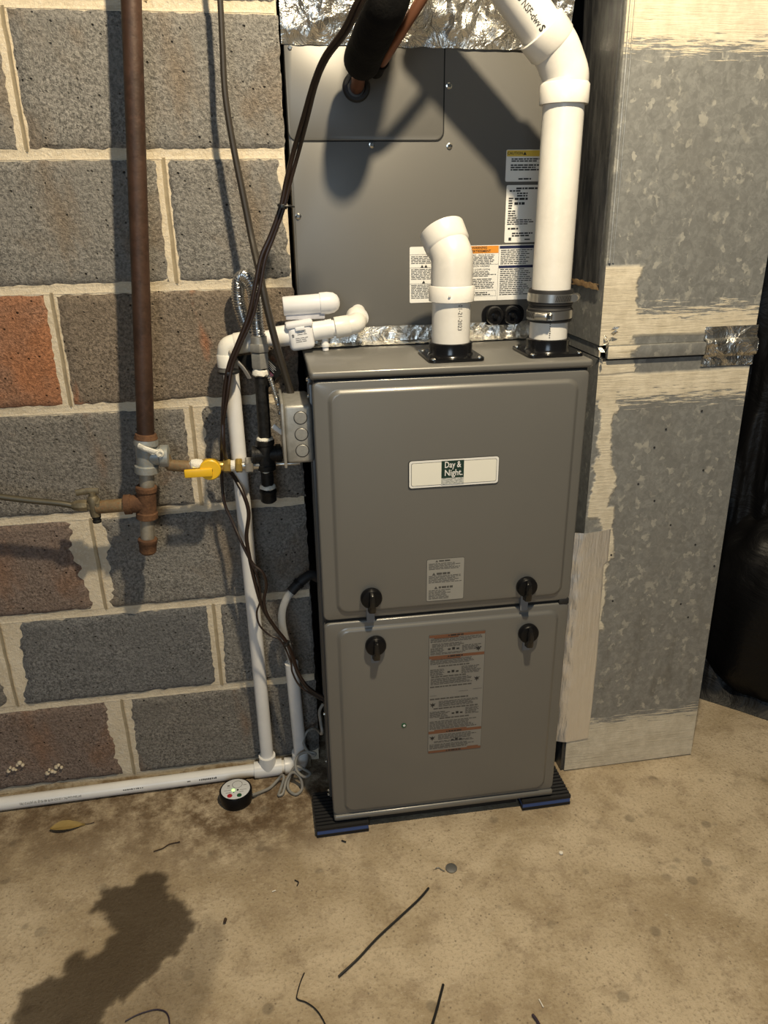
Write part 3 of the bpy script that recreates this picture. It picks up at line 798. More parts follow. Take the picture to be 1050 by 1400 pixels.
obj('rule_line', quads([(.4900, .5555, 1.0718, 1.0722), (.4900, .5555, 1.0555 - .006, 1.0499), (.4900, .5555, 1.0220, 1.0224), (.5558, .5562, .990, 1.084), (.6530, .6534, .990, 1.084), (.594, .6525, 1.0523, 1.0527), (.595, .650, 1.0065, 1.0068), (.595, .650, .9970, .9973), (.650, .6503, .997, 1.0068)], y1_ - .0002), 'ink_grey', l3)

# foil-wrapped plenum above the coil
S = thing('supply_plenum', (.52, .3, 1.40), 'plenum wrapped in crinkled silver foil above the coil cabinet', 'plenum')
def foil_front(u, v):
    x = .2870 + .4680 * u; z = 1.3905 - .004 * u + .55 * v
    c = min(1, v * 16)
    a = nz3(x * 1.0, z * .6, 3, 18) * .006 + abs(nz3(x, z, 9, 40)) * .006 + nz3(x * 2, z, 4, 70) * .0018
    side = math.exp(-u * 40) * .003 - math.exp(-(1 - u) * 40) * .003
    return (x - side, YC - .004 - .002 * c - a * c * 1.5 - .014 * min(1, v * 5), z + .0025 * nz3(x, 0, 5, 40) * (1 - c))
obj('foil_wrap', solid_grid(foil_front, 110, 90, (0, .006, 0)), 'foil', S, smooth=28)
obj('body', box(.2895, .7505, YC + .006, .54, 1.4055, 1.95), 'duct_side', S)
# foil tape band where the coil cabinet meets the furnace top
def band_f(u, v):
    x = .2920 + .452 * u
    crum = .45 + .55 * max(0, nz3(x, 1, 2, 7) + .3)
    if v < .55:
        y = YC - .026 + .046 * v / 1.1 + 0; z = Z0 + .0012
        y = YC - .034 + .030 * (v / .55)
    else:
        y = YC - .004; z = Z0 + .0012 + .028 * (v - .55) / .45
    a = (nz3(x, v * .06, 3, 55) * .004 + abs(nz3(x, v * .08, 8, 110)) * .0035) * crum
    return (x, y - abs(a) * (1 if v > .4 else .2), z + abs(a) * (1.2 if v <= .6 else .3) + (.002 * nz3(x, 3, 3, 30) if v > .95 else 0))
tp = obj('foil_tape', solid_grid(band_f, 150, 14, (0, .0010, .0004)), 'foil', None, smooth=28)
tag(tp, 'crumpled foil tape sealing the foot of the coil cabinet to the furnace top', 'foil tape')

# ================================================================== VENT PIPES
YV, RV = -.150, .0312
def flange(root, cx, cy, z, hx, hy):
    bm = bmn()
    # square plate with rounded corners, then the collar
    lo = [bm.verts.new((cx + a, cy + b, z)) for a, b in rrect(-hx, hx, -hy, hy, .010)]
    up = [bm.verts.new((v.co.x, v.co.y, z + .004)) for v in lo]; n = len(lo)
    for k in range(n): bm.faces.new((lo[k], lo[(k + 1) % n], up[(k + 1) % n], up[k]))
    bm.faces.new(lo[::-1]); bm.faces.new(up)
    add_lathe(bm, (cx, cy, z + .003), (0, 0, 1), [(0, RV + .0080), (.002, RV + .0060), (.006, RV + .0045), (.020, RV + .0045), (.0215, RV + .003), (.0215, RV)], 40, cap=False)
    fl = obj('flange', bm, 'black_gloss', root)
    for a, b in ((-1, -1), (1, -1), (-1, 1), (1, 1)):
        obj('screw', lathe((cx + a * (hx - .008), cy + b * (hy - .008), z + .0035), (0, 0, 1), [(0, .0045), (.001, .0045), (.002, .003), (.0028, .0022), (.003, 0)], 10), 'chrome', fl)
# open stub with 45 degree elbow
vx = .5265
A = thing('vent_stub', (vx, YV, Z0), 'short cream PVC vent stub with open elbow at the middle of the furnace top', 'vent pipe')
flange(A, vx, YV, Z0, .046, .050)
pz = obj('pipe', lathe((vx, YV, Z0 + .003), (0, 0, 1), [(0, RV), (.105, RV), (.105, RV - .004), (.0, RV - .004)], 48, cap=False), 'pvc_vent', A)
obj('date_print', text_bm('01-21-2023', .0105, warp=wrap((vx, YV, Z0 + .066), (0, 0, -1), (.22, -1, 0), RV, 1), width=.040), 'ink_grey', pz)
zc = Z0 + .0895
bm = lathe((vx, YV, zc), (0, 0, 1), [(0, RV + .0008), (0, RV + .0052), (.0225, RV + .0055), (.0245, RV + .0035)], 48, cap=False)
dd = V((-.24, .55, .80)).normalized()
c0 = V((vx, YV, zc + .022)); c1 = c0 + V((0, 0, .036))
path = [c0, c0 + V((0, 0, .012)), c1 + V((0, 0, -.002)), c1 + V((0, 0, .012)).lerp(dd * .012, .35), c1 + dd * .026 + V((0, 0, .008)), c1 + dd * .048 + V((0, 0, .009))]
add_tube(bm, path, RV + .0022, 40, smooth=5, cap=False)
e0 = path[-1]
add_lathe(bm, e0 - dd * .030, dd, [(0, RV + .002), (.004, RV + .0048), (.030, RV + .0055), (.0305, RV + .0045), (.0305, RV), (.004, RV - .001)], 48, cap=False)
el = obj('elbow', bm, 'pvc_vent', A, smooth=50)
obj('hub_mark', lathe((vx - .012, YV - RV - .0050, zc + .011), (0, -1, 0), [(0, .0022), (.0006, .0018), (.0008, 0)], 8), 'pvc_vent', el)

# main vent: flange, stub, rubber coupling with two clamps, riser, 45 degree elbow, sloping run
vx = .6945
B = thing('exhaust_vent_pipe', (vx, YV, Z0), 'tall cream PVC vent pipe with rubber coupling rising from the right of the furnace top', 'vent pipe')
flange(B, vx, YV, Z0, .0475, .048)
st = obj('stub_pipe', lathe((vx, YV, Z0 + .003), (0, 0, 1), [(0, RV), (.085, RV), (.085, RV - .004), (0, RV - .004)], 48, cap=False), 'pvc_vent', B)
zc = Z0 + .052
obj('rubber_coupling', lathe((vx, YV, zc), (0, 0, 1), [(0, RV), (0, RV + .0045), (.003, RV + .0052), (.0205, RV + .0052), (.0225, RV + .0036), (.026, RV + .0036), (.028, RV + .0054), (.048, RV + .0054), (.051, RV + .0042), (.051, RV)], 48, cap=False), 'rubber', B)
def clamp(z, ang, tilt):
    cl = obj('hose_clamp', lathe((vx, YV, z), (.05 * tilt, 0, 1), [(-.0065, RV + .0052), (-.0065, RV + .0066), (.0065, RV + .0066), (.0065, RV + .0052)], 48, cap=False), 'steel', B)
    d = V((math.cos(ang), math.sin(ang), 0)); tg = V((-d.y, d.x, 0)); p = V((vx, YV, z)) + d * (RV + .0095)
    bm = bmn()
    for q in range(12):      # worm-drive slots on the band tail
        a2 = ang - .25 - q * .075; dd_ = V((math.cos(a2), math.sin(a2), 0)); b_ = V((vx, YV, z)) + dd_ * (RV + .0068)
        t2 = V((-dd_.y, dd_.x, 0))
        vs_ = [bm.verts.new(b_ + t2 * s * .0007 + V((0, 0, h)) + t2 * h * .25) for s, h in ((-1, -.0045), (1, -.0045), (1, .0045), (-1, .0045))]
        bm.faces.new(vs_)
    obj('band_slot', bm, 'ink', cl)
    bm = bmn()
    add_lathe(bm, p - tg * .011, tg, [(0, .0062), (.002, .0068), (.018, .0068), (.020, .006)], 14)
    obj('worm_housing', bm, 'steel', cl)
    bm = bmn(); hex_prof(bm, p + tg * .010, tg, .006, .0058)
    obj('clamp_screw', bm, 'chrome', cl)
clamp(zc + .0385, math.radians(-35), .3)
clamp(zc + .0115, math.radians(-128), -.8)
ztop = 1.305
obj('riser', lathe((vx, YV, zc + .050), (0, 0, 1), [(-.02, RV - .004), (-.02, RV), (ztop - zc - .03, RV), (ztop - zc - .03, RV - .004)], 48, cap=False), 'pvc_vent', B)
dd = V((-.700, -.06, .712)).normalized()
bend = V((vx - .004, YV, 1.3475))
bm = lathe((vx, YV, ztop - .014), (0, 0, 1), [(0, RV + .0008), (0, RV + .0050), (.003, RV + .0056), (.026, RV + .0056), (.029, RV + .0035)], 48, cap=False)
path = [V((vx, YV, ztop + .004)), V((vx, YV, ztop + .013)), V((vx - .0004, YV, ztop + .024)), bend + V((-.003, 0, -.004)), bend + dd * .022 + V((0, 0, .001)), bend + dd * .042, bend + dd * .055]
add_tube(bm, path, RV + .0030, 40, smooth=5, cap=False)
add_lathe(bm, bend + dd * .026, dd, [(0, RV + .0028), (.004, RV + .0052), (.030, RV + .0058), (.031, RV + .0045), (.031, RV)], 48, cap=False)
eb = obj('elbow', bm, 'pvc_vent', B, smooth=50)
run = obj('sloping_run', lathe(bend + dd * .035, dd, [(0, RV), (.22, RV), (.22, RV - .004), (0, RV - .004)], 48, cap=False), 'pvc_vent', B)
obj('pipe_print', text_bm('D2665 NSF-dwv', .0125, warp=wrap(bend + dd * .066, -dd, (-.42, -1, -.05), RV, 1), align='RIGHT', bold=.0002, width=.070), 'ink_grey', run)
obj('pipe_print', text_bm('S', .0125, warp=wrap(bend + dd * .0610, -dd, (-.42, -1, -.05), RV, 1), align='CENTER', bold=.0005), 'ink', run)

# ================================================================== REFRIGERANT LINES
Lr = thing('insulated_suction_line', (.40, -.05, 1.33), 'thick black foam insulated suction line with copper end entering the coil cabinet', 'refrigerant line')
hole = V((.4010, YC, 1.3320))
pts = [hole + V((0, .02, -.001)), hole + V((0, -.02, .001)), at(490, 105, -.035), at(492, 93, -.065), at(496, 80, -.10)]
obj('copper_stub', tube(pts, .0105, 18, smooth=5), 'copper', Lr)
pts = [at(495, 83, -.062), at(499, 72, -.092), at(508, 52, -.130), at(519, 26, -.166), at(530, 2, -.192), V((.440, -.212, 1.475)), V((.462, -.224, 1.56)), V((.485, -.23, 1.68))]
obj('foam_sleeve', tube(pts, lambda L: .0282 + .0004 * math.sin(L * 90), 28, smooth=6), 'foam', Lr)
lq = obj('liquid_line', tube([at(515, 92, -.03), at(524, 82, -.085), at(538, 60, -.12), at(552, 38, -.145), at(574, 3, -.165), at(600, -40, -.18), at(640, -110, -.2)], .0078, 14, smooth=5), 'copper', None)
tag(lq, 'thin reddish copper line rising beside the black foam sleeve', 'copper pipe')
o = obj('foam_offcut', tube([at(513.5, 96, -.028), at(516, 90, -.05), at(521, 83, -.075)], .0125, 20, smooth=4), 'foam', None)
tag(o, 'short black foam collar on the thin copper line', 'foam collar')

# ================================================================== RETURN DUCT
D = thing('return_air_duct', (.95, -.06, 0), 'tall galvanised return duct smeared with cream mastic beside the furnace', 'duct')
YD, YDB = -.135, .022
def taper_box(c0, c1, bev=.002):
    """c0, c1: (x0,x1,z) at bottom and top"""
    bm = bmn(); n = 14
    rings = []
    for i in range(n + 1):
        a = i / n; x0 = c0[0] + (c1[0] - c0[0]) * a; x1 = c0[1] + (c1[1] - c0[1]) * a; z = c0[2] + (c1[2] - c0[2]) * a
        rings.append([bm.verts.new(q) for q in ((x0, YD, z), (x0 + (x1 - x0) * .33, YD - .0012 * math.sin(math.pi * a), z), (x0 + (x1 - x0) * .66, YD - .0014 * math.sin(math.pi * a), z), (x1, YD, z), (x1, YDB, z), (x0, YDB, z))])
    for a, b in zip(rings[:-1], rings[1:]):
        for k in range(6): bm.faces.new((a[k], a[(k + 1) % 6], b[(k + 1) % 6], b[k]))
    bm.faces.new(rings[0][::-1]); bm.faces.new(rings[-1])
    return bm
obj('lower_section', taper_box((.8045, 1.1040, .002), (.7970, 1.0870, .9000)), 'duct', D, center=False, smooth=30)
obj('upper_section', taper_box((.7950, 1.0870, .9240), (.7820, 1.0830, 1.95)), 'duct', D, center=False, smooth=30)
bm = bmn(); add_box(bm, .8080, 1.0895, YD - .008, YD + .004, .9010, .9235, .0022); add_box(bm, .797, .800, YD + .004, YDB, .903, .922)
obj('drive_cleat', bm, 'duct', D, center=False)
obj('cleat_shadow', box(.803, 1.086, YD - .0012, YD + .004, .8975, .9012), 'gap', D)  # dark line painting in the shadow under the cleat's lower edge
# corner lap seam on the upper section
bm = bmn(); add_tube(bm, [(.7985, YD - .0012, 1.06), (.7868, YD - .0012, 1.94)], .0022, 8); add_tube(bm, [(.8050, YD - .0008, 1.06), (.7945, YD - .0008, 1.94)], .0014, 8)
obj('corner_seam', bm, 'duct', D, center=False)
# side skin: plate with a torn lower edge
def skin(u, v):
    y = YD + .012 + .141 * u; z = 1.0175 + .004 * nz3(u * 9, 1, 1, 1.3) + .92 * v
    return (.7925 - .0085 * v - .0035 + .0018 * nz3(u * 3, v * 9, 2), y, z)
obj('side_panel', solid_grid(skin, 14, 40, (.0016, 0, 0)), 'duct_side', D)
bm = solid_grid(lambda u, v: (.7885 + .0015 * nz3(u * 8, v * 3, 2), YD + .012 + .14 * u, 1.0155 + .010 * v + .003 * nz3(u * 11, 3, 5)), 12, 2, (.001, 0, 0))
obj('torn_edge', bm, two_tone('brown_torn_tape', (.18, .10, .04), (.36, .24, .12), 60, .3, .7, .7), D)
# foil tape down the lower left corner
def ftape(u, v):
    z = .080 + .490 * v
    xc = .8045 - .0075 * z / .9
    wv = .047 + .006 * math.sin(v * 5) * .4 + (.007 if v > .86 else 0) + .0012 * nz3(v * 9, 1, 1) - .010 * max(0, v - .93) / .07 * 0
    s = u * (wv + .042)
    rp = .0007 * nz3(s * 6, z * 4, 1, 9)
    if s < .042:                       # the free half bridges the gap to the furnace flank
        k = s / .042
        return (.7435 + (xc - .7435) * k, YD + .030 * (1 - k) ** 1.4 - .0022 * k + rp * 2.5 + .0016 * nz3(k * 4, z * 30, 3), z)
    return (xc + (s - .042), YD - .0022 + rp + .0010 * (.5 if abs(s - .066) < .0012 else 0), z + .004 * (s - .042) / .05)
obj('foil_tape', solid_grid(ftape, 34, 80, (0.0008, .0008, 0)), 'foil_smooth', D, smooth=50, label='smooth silver foil tape wrapped down the lower left corner')
# clear-silver tape over the right end of the cleat
def ctape(u, v):
    z = .8790 + .070 * v; x = .9895 + .1010 * u + .003 * nz3(v * 6, 2, 1) * (1 - u)
    y = YD - .0018 - (.0080 * max(0, 1 - abs((z - .9122) / .0165) ** 6) if abs(z - .9122) < .0165 else 0)
    return (x, y - .0010 * abs(nz3(u * 9, v * 6, 2)), z)
obj('foil_tape', solid_grid(ctape, 26, 34, (0, .0008, 0)), 'foil', D, smooth=40, label='shiny tape patch over the right end of the cleat')
# torn foil shards at the cleat's left end
bm = bmn()
rnd = random.Random(3)
for q in range(9):
    p = V((.795 + .016 * rnd.random(), YD - .004 - .006 * rnd.random(), .905 + .052 * q / 9)); a = V((rnd.uniform(-1, 1), -.3, rnd.uniform(-1, 1))).normalized() * .010; b = V((rnd.uniform(-1, 1), rnd.uniform(-.5, .5), rnd.uniform(-1, 1))).normalized() * .007
    bm.faces.new([bm.verts.new(p), bm.verts.new(p + a), bm.verts.new(p + a + b), bm.verts.new(p + b)])
obj('foil_shard', bm, 'foil', D, smooth=0)
# nail holes and old fasteners
for x, y in ((960, 562), (911, 587), (895, 612), (895, 685), (917, 718), (951, 745), (977, 774), (931, 826), (941, 844), (873, 662), (962, 643), (836, 759), (838, 822)):
    p = at(x, y, YD - .002)
    obj('screw_hole', lathe(p + V((0, .001, 0)), (0, -1, 0), [(0, .0021), (.0008, .0019), (.0004, .0012), (.0004, 0)], 8), 'ink', D)
o = obj('duct_foot', box(.7975, .8060, YD + .004, YDB, .002, .075), 'duct_side', D)

# ================================================================== BLACK PLASTIC on the right
def sheet(u, v):
    # base line runs from behind the duct towards the camera on the right
    bx = [V((1.10, .215, 0)), V((1.215, .070, 0)), V((1.300, -.010, 0)), V((1.420, -.130, 0)), V((1.62, -.30, 0))]
    s = u * 4; i = min(3, int(s)); p = bx[i].lerp(bx[i + 1], s - i)
    out = V((.72, .70, 0))
    z = 1.75 * v ** 1.15
    k_ = min(1, v * 9); lean = .05 + .10 * (1 - math.exp(-v * 3)) + k_ * (.05 * nz3(u * 5, v * 3, 1) + .02 * nz3(u * 16, v * 9, 5) + .012 * abs(nz3(u * 30 + v * 9, v * 14, 7)))
    foot = .05 * math.exp(-v * 14)
    q = p + out * (lean - foot)
    return (q.x, q.y, z + .002)
o = obj('black_plastic_sheet', solid_grid(sheet, 90, 90, (.003, .003, 0)), 'film', None, smooth=50)
tag(o, 'black plastic sheeting hanging in the dark right of the duct', 'plastic sheet')
def bag(u, v):
    a = 2 * math.pi * u; b = math.pi * (v - .5)
    rx, ry, rz = .20, .19, .235
    k = 1 + .10 * nz3(math.cos(a) * 2, math.sin(a) * 2, v * 3, 1.4) + .05 * abs(nz3(math.cos(a) * 5, math.sin(a) * 5, v * 7, 1.3)) + .03 * nz3(math.cos(a) * 12, math.sin(a) * 12, v * 10)
    c = max(.02, math.cos(b)) ** .55
    return (1.445 + rx * c * math.cos(a) * k, .085 + ry * c * math.sin(a) * k, max(.004, .235 + rz * math.copysign(abs(math.sin(b)) ** .75, math.sin(b)) * (1 if v < .5 else k)))
bm = grid(bag, 64, 40); bmesh.ops.remove_doubles(bm, verts=bm.verts[:], dist=.0005)
o = obj('trash_bag', bm, 'film', None, smooth=60)
tag(o, 'bulging black trash bag on the floor in front of the black sheeting', 'trash bag')

# ================================================================== GAS PIPING ON THE WALL
YG = -.073
G = thing('gas_riser', (0, YG, .5), 'dark rusty gas riser with galvanised tee and drip leg along the block wall', 'gas pipe')
ptop = at(179.5, 0, -.052); pt = at(199.5, 600, YG)
dr = (ptop - pt).normalized()
RG = .0146
obj('riser_pipe', lathe(pt, dr, [(-.005, RG), (1.15, RG)], 28), 'rust_dark', G)
tc = at(201, 634, YG); teb = at(203, 668, YG)
ax = (at(204, 770, YG) - pt).normalized()
bm = lathe(pt - ax * .002, ax, [(0, .0190), (.006, .0205), (.012, .0205), (.014, .0180), (.048, .0172), (.050, .0205), (.062, .0205), (.064, .018)], 28)
add_lathe(bm, pt + ax * .031, (1, -.02, -.05), [(0, .016), (.022, .0160), (.024, .0195), (.037, .0195), (.039, .016)], 24)
obj('tee', bm, 'galv_fit', G)
obj('rust_collar', lathe(pt - ax * .010, ax, [(0, RG), (.001, .0178), (.009, .0200), (.011, .0165)], 24), 'rust', G)
bm = bmn(); p = at(207, 615, YG - .020)
add_tube(bm, [p + V((-.020, .002, .008)), p + V((-.010, -.004, .004)), p + V((.004, -.004, -.002)), p + V((.012, -.001, -.006))], .0048, 10, smooth=4, flat=.7)
add_lathe(bm, p + V((.012, .004, -.007)), (.25, -1, .1), [(0, .0068), (.009, .0066), (.010, .0035), (.006, .003), (.006, 0)], 14)
obj('bonding_clip', bm, 'dope', G)
n1 = pt + ax * .060
obj('nipple', lathe(n1, ax, [(0, .0128), (.032, .0128)], 24), 'nipple', G)
rc = at(200.5, 686, YG)
bm = lathe(rc - ax * .030, ax, [(0, .0170), (.002, .0185), (.009, .0185), (.011, .0165), (.048, .0168), (.050, .0190), (.060, .0190), (.062, .016)], 26)
add_lathe(bm, rc + ax * .002, (-1, 0, -.02), [(0, .016), (.026, .0160), (.0265, .0178), (.038, .0178)], 24)
obj('rusty_tee', bm, 'rust', G)
obj('drip_nipple', lathe(rc + ax * .028, ax, [(0, .0122), (.050, .0122)], 24), 'nipple', G)
obj('drip_cap', lathe(rc + ax * .070, ax, [(0, .0150), (.002, .0172), (.008, .0172), (.010, .0158), (.026, .0152), (.030, .012), (.031, 0)], 20), 'rust', G)
obj('side_nipple', lathe(rc + ax * .002 + V((-.034, 0, -.001)), (-1, 0, -.02), [(0, .0118), (.052, .0118)], 22), 'rust_tan', G)
obj('branch_nipple', tube([pt + ax * .031 + V((.030, 0, -.002)), at(232, 636, YG), at(262, 638, YG)], .0105, 20), 'rust_tan', G)

# brass pilot cock with tubing
Pk = thing('gas_cock', tuple(at(128, 690, YG)), 'small tarnished brass gas cock with a lever at the end of the rusty tee', 'gas valve')
c = at(128, 691, YG)
bm = lathe(c + V((.012, 0, 0)), (-1, 0, .02), [(0, .0125), (.006, .0128), (.008, .0100), (.018, .0098), (.022, .0082)], 6)
add_lathe(bm, c + V((.001, 0, -.020)), (0, 0, 1), [(0, .0085), (.010, .0098), (.022, .0108), (.034, .0096), (.038, .0072)], 20)
obj('body', bm, 'brass_old', Pk)
obj('outlet_nut', lathe(c + V((-.010, 0, .001)), (-1, 0, .03), [(0, .0095), (.003, .0108), (.014, .0108), (.022, .0088), (.026, .0062)], 8), 'brass_old', Pk)
bm = bmn(); add_lathe(bm, c + V((.001, 0, .015)), (0, 0, 1), [(0, .006), (.010, .006)], 12); add_tube(bm, [c + V((.012, 0, .026)), c + V((-.006, 0, .027)), c + V((-.026, .0, .025))], .0058, 12, smooth=3, flat=.5)
obj('lever', bm, 'brass_old', Pk)
obj('plug_nut', lathe(c + V((.0015, 0, -.032)), (0, 0, 1), [(0, .0075), (.004, .0080), (.005, .0065), (.008, .0065), (.0085, .0078), (.014, .0078)], 14), 'iron', Pk)
o = obj('copper_tube', tube([c + V((-.034, 0, .002)), at(80, 688, YG), at(40, 684, YG), at(0, 679, YG), at(-60, 670, YG), at(-200, 655, YG - .01)], .0056, 12, smooth=5), 'copper_old', None)
tag(o, 'thin tarnished copper tube running left from the small gas cock', 'copper tube')

# yellow shutoff valve between riser and furnace
Yv = thing('gas_shutoff_valve', tuple(at(285, 637, YG)), 'gas shutoff valve with yellow lever and brass flare nuts', 'gas valve')
c = at(288, 637.5, YG); e = at(348, 636, YG); dx = (e - c).normalized()
bm = lathe(c - dx * .032, dx, [(0, .0105), (.002, .0135), (.012, .0135), (.014, .011), (.024, .0145), (.040, .0145), (.048, .010), (.056, .009)], 16)
obj('body', bm, 'brass', Yv)
bm = lathe(c + V((.0, -.018, .0)), (0, -1, 0), [(-.006, .0180), (.003, .0185), (.0045, .0168), (.005, 0)], 28)
add_box(bm, c.x - .044, c.x + .004, c.y - .0265, c.y - .019, c.z - .0105, c.z + .0040, .002)
lv = obj('lever', bm, 'yellow', Yv)
obj('lever_screw', lathe(c + V((.001, -.0228, 0)), (0, -1, 0), [(0, .0040), (.002, .0036), (.0022, 0)], 6), 'ink', lv)
obj('dope_smear', crumple(lathe(c + V((-.036, -.004, .006)), dx, [(0, .003), (.004, .0085), (.012, .0095), (.022, .0080), (.028, .004)], 12), .004, 160, 2), 'dope', Yv)
bm = bmn(); hex_prof(bm, c + dx * .022, dx, .013, .0122); obj('brass_nut', bm, 'brass', Yv)
obj('thread_tape', lathe(c + dx * .034, dx, [(0, .0092), (.002, .0102), (.008, .0100), (.009, .008)], 18), 'dope', Yv)
bm = bmn(); hex_prof(bm, c + dx * .0435, dx, .0115, .0130); obj('brass_nut', bm, 'brass', Yv)
obj('flare_body', lathe(c + dx * .050, dx, [(0, .0075), (.012, .0075)], 16), 'steel', Yv)
bm = bmn(); hex_prof(bm, c + dx * .0600, dx, .0145, .0150); obj('steel_nut', bm, 'steel', Yv)
obj('union_tail', lathe(c + dx * .074, dx, [(0, .0100), (.004, .0090), (.012, .0085)], 16), 'steel', Yv)

# black iron drip leg
Q = thing('iron_drip_leg', tuple(at(365, 690, YG)), 'black iron gas tee with drip leg and white pipe dope left of the furnace', 'gas pipe')
tcen = at(363.5, 621, YG)
axl = (at(365.5, 690, YG) - at(353.5, 500, YG)).normalized()
bm = lathe(tcen - axl * .028, axl, [(0, .0145), (.002, .0165), (.009, .0165), (.011, .0148), (.046, .0148), (.048, .0165), (.056, .0165), (.058, .0140)], 26)
add_lathe(bm, tcen, (-1, 0, 0), [(0, .014), (.018, .0145), (.0185, .0165), (.0235, .0165), (.024, .012)], 22)
add_lathe(bm, tcen, (1, .10, 0), [(0, .014), (.018, .0145), (.0185, .0165), (.0265, .0165), (.027, .0115), (.085, .0115)], 22)
obj('tee', bm, 'iron', Q)
obj('upper_nipple', lathe(tcen - axl * .026, -axl, [(0, .0113), (.135, .0113)], 24), 'iron', Q)
obj('lower_nipple', lathe(tcen + axl * .026, axl, [(0, .0113), (.046, .0113)], 24), 'iron', Q)
obj('cap', lathe(tcen + axl * .066, axl, [(0, .0130), (.002, .0158), (.006, .0158), (.008, .0148), (.022, .0145), (.025, .011), (.026, 0)], 22), 'iron', Q)
for k_, (o_, h_) in enumerate(((-.030, .007), (.027, .006), (.060, .007), (-.150, .012))):
    obj('dope_ring', crumple(lathe(tcen + axl * o_ - axl * .002, axl, [(0, .0118), (h_ * .3, .0142), (h_ * .8, .0150), (h_, .0122)], 20), .0030, 190, 2, k_), 'dope', Q)

# flexible conduit loop above the drip leg
H = thing('flexible_steel_connector', tuple(at(352, 480, YG)), 'looped corrugated steel connector with hex nuts above the black iron pipe', 'gas connector')
top = tcen - axl * .158
bm = bmn(); hex_prof(bm, top + axl * .004, -axl, .026, .0160); obj('hex_coupling', bm, 'steel_dull', H)
bm = bmn(); hex_prof(bm, top - axl * .0235, -axl, .014, .0175); add_lathe(bm, top - axl * .037, -axl, [(0, .014), (.012, .0135), (.013, .011)], 20); obj('hex_nut', bm, 'steel_dull', H)
s0 = top - axl * .046
pts = [s0, at(351, 440, YG), at(349.5, 412, YG + .004), at(344, 389, YG + .012), at(334.5, 378, YG + .024), at(327, 386, YG + .035), at(326, 408, YG + .040), at(332, 434, YG + .040), at(344, 462, YG + .036), at(358, 492, YG + .032), at(370, 520, YG + .01)]
obj('corrugated_hose', tube(catmull(pts, 40), lambda L: .0112 + .0010 * math.sin(L * 2 * math.pi / .0042), 16), 'flex', H)

# warning tag on the connector
T = thing('warning_tag', tuple(at(375, 510, YG - .02)), 'black warning tag with red and white print hanging behind the black iron pipe', 'tag')
c1_, c2_, c3_, c4_ = at(364, 484, YG - .006), at(387, 509, YG - .018), at(371, 529, YG - .020), at(341, 486, YG + .004)
def tagf(u, v):
    a = c4_.lerp(c1_, u) if False else c4_.lerp(c1_, u); b = at(352, 540, YG + .004).lerp(c3_, u)
    return a.lerp(b, v)
quad = [at(322, 487, YG + .016), at(362, 484, YG + .010), at(386, 508, YG + .002), at(366, 532, YG + .002)]
bm = bmn()
fv = [bm.verts.new(q) for q in quad]; bv = [bm.verts.new(q + V((0, .0012, 0))) for q in quad]
bm.faces.new(fv); bm.faces.new(bv[::-1])
for q in range(4): bm.faces.new((fv[q], bv[q], bv[(q + 1) % 4], fv[(q + 1) % 4]))
obj('card', bm, 'tag_black', T, smooth=0)
U_ = (quad[2] - quad[1]).normalized(); W_ = (quad[3] - quad[2]).normalized(); nn = U_.cross(W_).normalized()
if nn.y > 0: nn = -nn
def on_tag(a, b): return quad[1] + U_ * a + W_ * b + nn * .0008
def tag_strip(a0, a1, b0, b1, bm): bm.faces.new([bm.verts.new(on_tag(*q)) for q in ((a0, b0), (a1, b0), (a1, b1), (a0, b1))])
bm = bmn(); tag_strip(.012, .034, .0150, .0230, bm); obj('red_band', bm, 'red', T, smooth=0)
bm = bmn()
for q in range(4): tag_strip(.008, .029 + .003 * (q % 2), .0035 + q * .0026, .0043 + q * .0026, bm)
for q in range(2): tag_strip(.018, .032, .0255 + q * .003, .0270 + q * .003, bm)
obj('fine_print', bm, 'label_grey', T, smooth=0)
o = obj('plastic_strap', tube([at(313, 481, YG + .01), at(322, 492, YG - .004), at(333, 504, YG - .004), at(341, 517, YG + .006)], .0042, 10, smooth=4, flat=.3), plain('pale_strap', (.50, .46, .40), .5), None)
tag(o, 'pale plastic strap slanting between the PVC drop and the black iron pipe', 'strap')

# ------------------------------------------------------------------ junction box on the furnace flank
J = thing('junction_box', (.266, -.14, .77), 'grey steel electrical junction box with three knockouts on the furnace flank', 'electrical box')
jx0, jx1, jy0, jy1, jz0, jz1 = .2455, .2905, -.190, -.088, .7635, .8615
obj('body', box(jx0, jx1, jy0, jy1, jz0, jz1, .006, 3), 'steel_dull', J)
obj('cover', box(jx0 - .0045, jx0 + .0004, jy0 - .005, jy1 + .005, jz0 - .005, jz1 + .005, .0015), 'steel_dull', J)
for z in (.8405, .8130, .7855):
    obj('knockout_groove', lathe((.2715, jy0 + .0004, z), (0, -1, 0), [(0, .0112), (.0007, .0112), (.0007, .0098)], 24, cap=False), 'gap', J)
    obj('knockout', lathe((.2715, jy0 + .0006, z), (0, -1, 0), [(0, .0102), (.0010, .0102), (.0016, .0095), (.0016, 0)], 24), 'steel_dull', J)
bm = bmn(); add_lathe(bm, (.238, -.150, .752), (-1, 0, 0), [(-.03, .0035), (.0, .0035), (.002, .0030), (.010, .0030)], 10); obj('cover_screw', bm, 'steel', J)
o = obj('armored_cable', tube(catmull([at(369, 516, YG - .02), at(375, 535, -.10), at(381, 556, -.115), at(386, 578, -.125)], 30), lambda L: .0042 + .0007 * math.sin(L * 2 * math.pi / .0035), 12), 'flex', None)
tag(o, 'thin armored steel cable running down into the junction box', 'cable')
o = obj('wire_stub', tube([at(373, 582, -.13), at(379, 587, -.13), at(386, 592, -.125)], .0042, 10, smooth=3, flat=.6), 'pvc', None)
tag(o, 'short white wire end beside the junction box cover', 'wire')

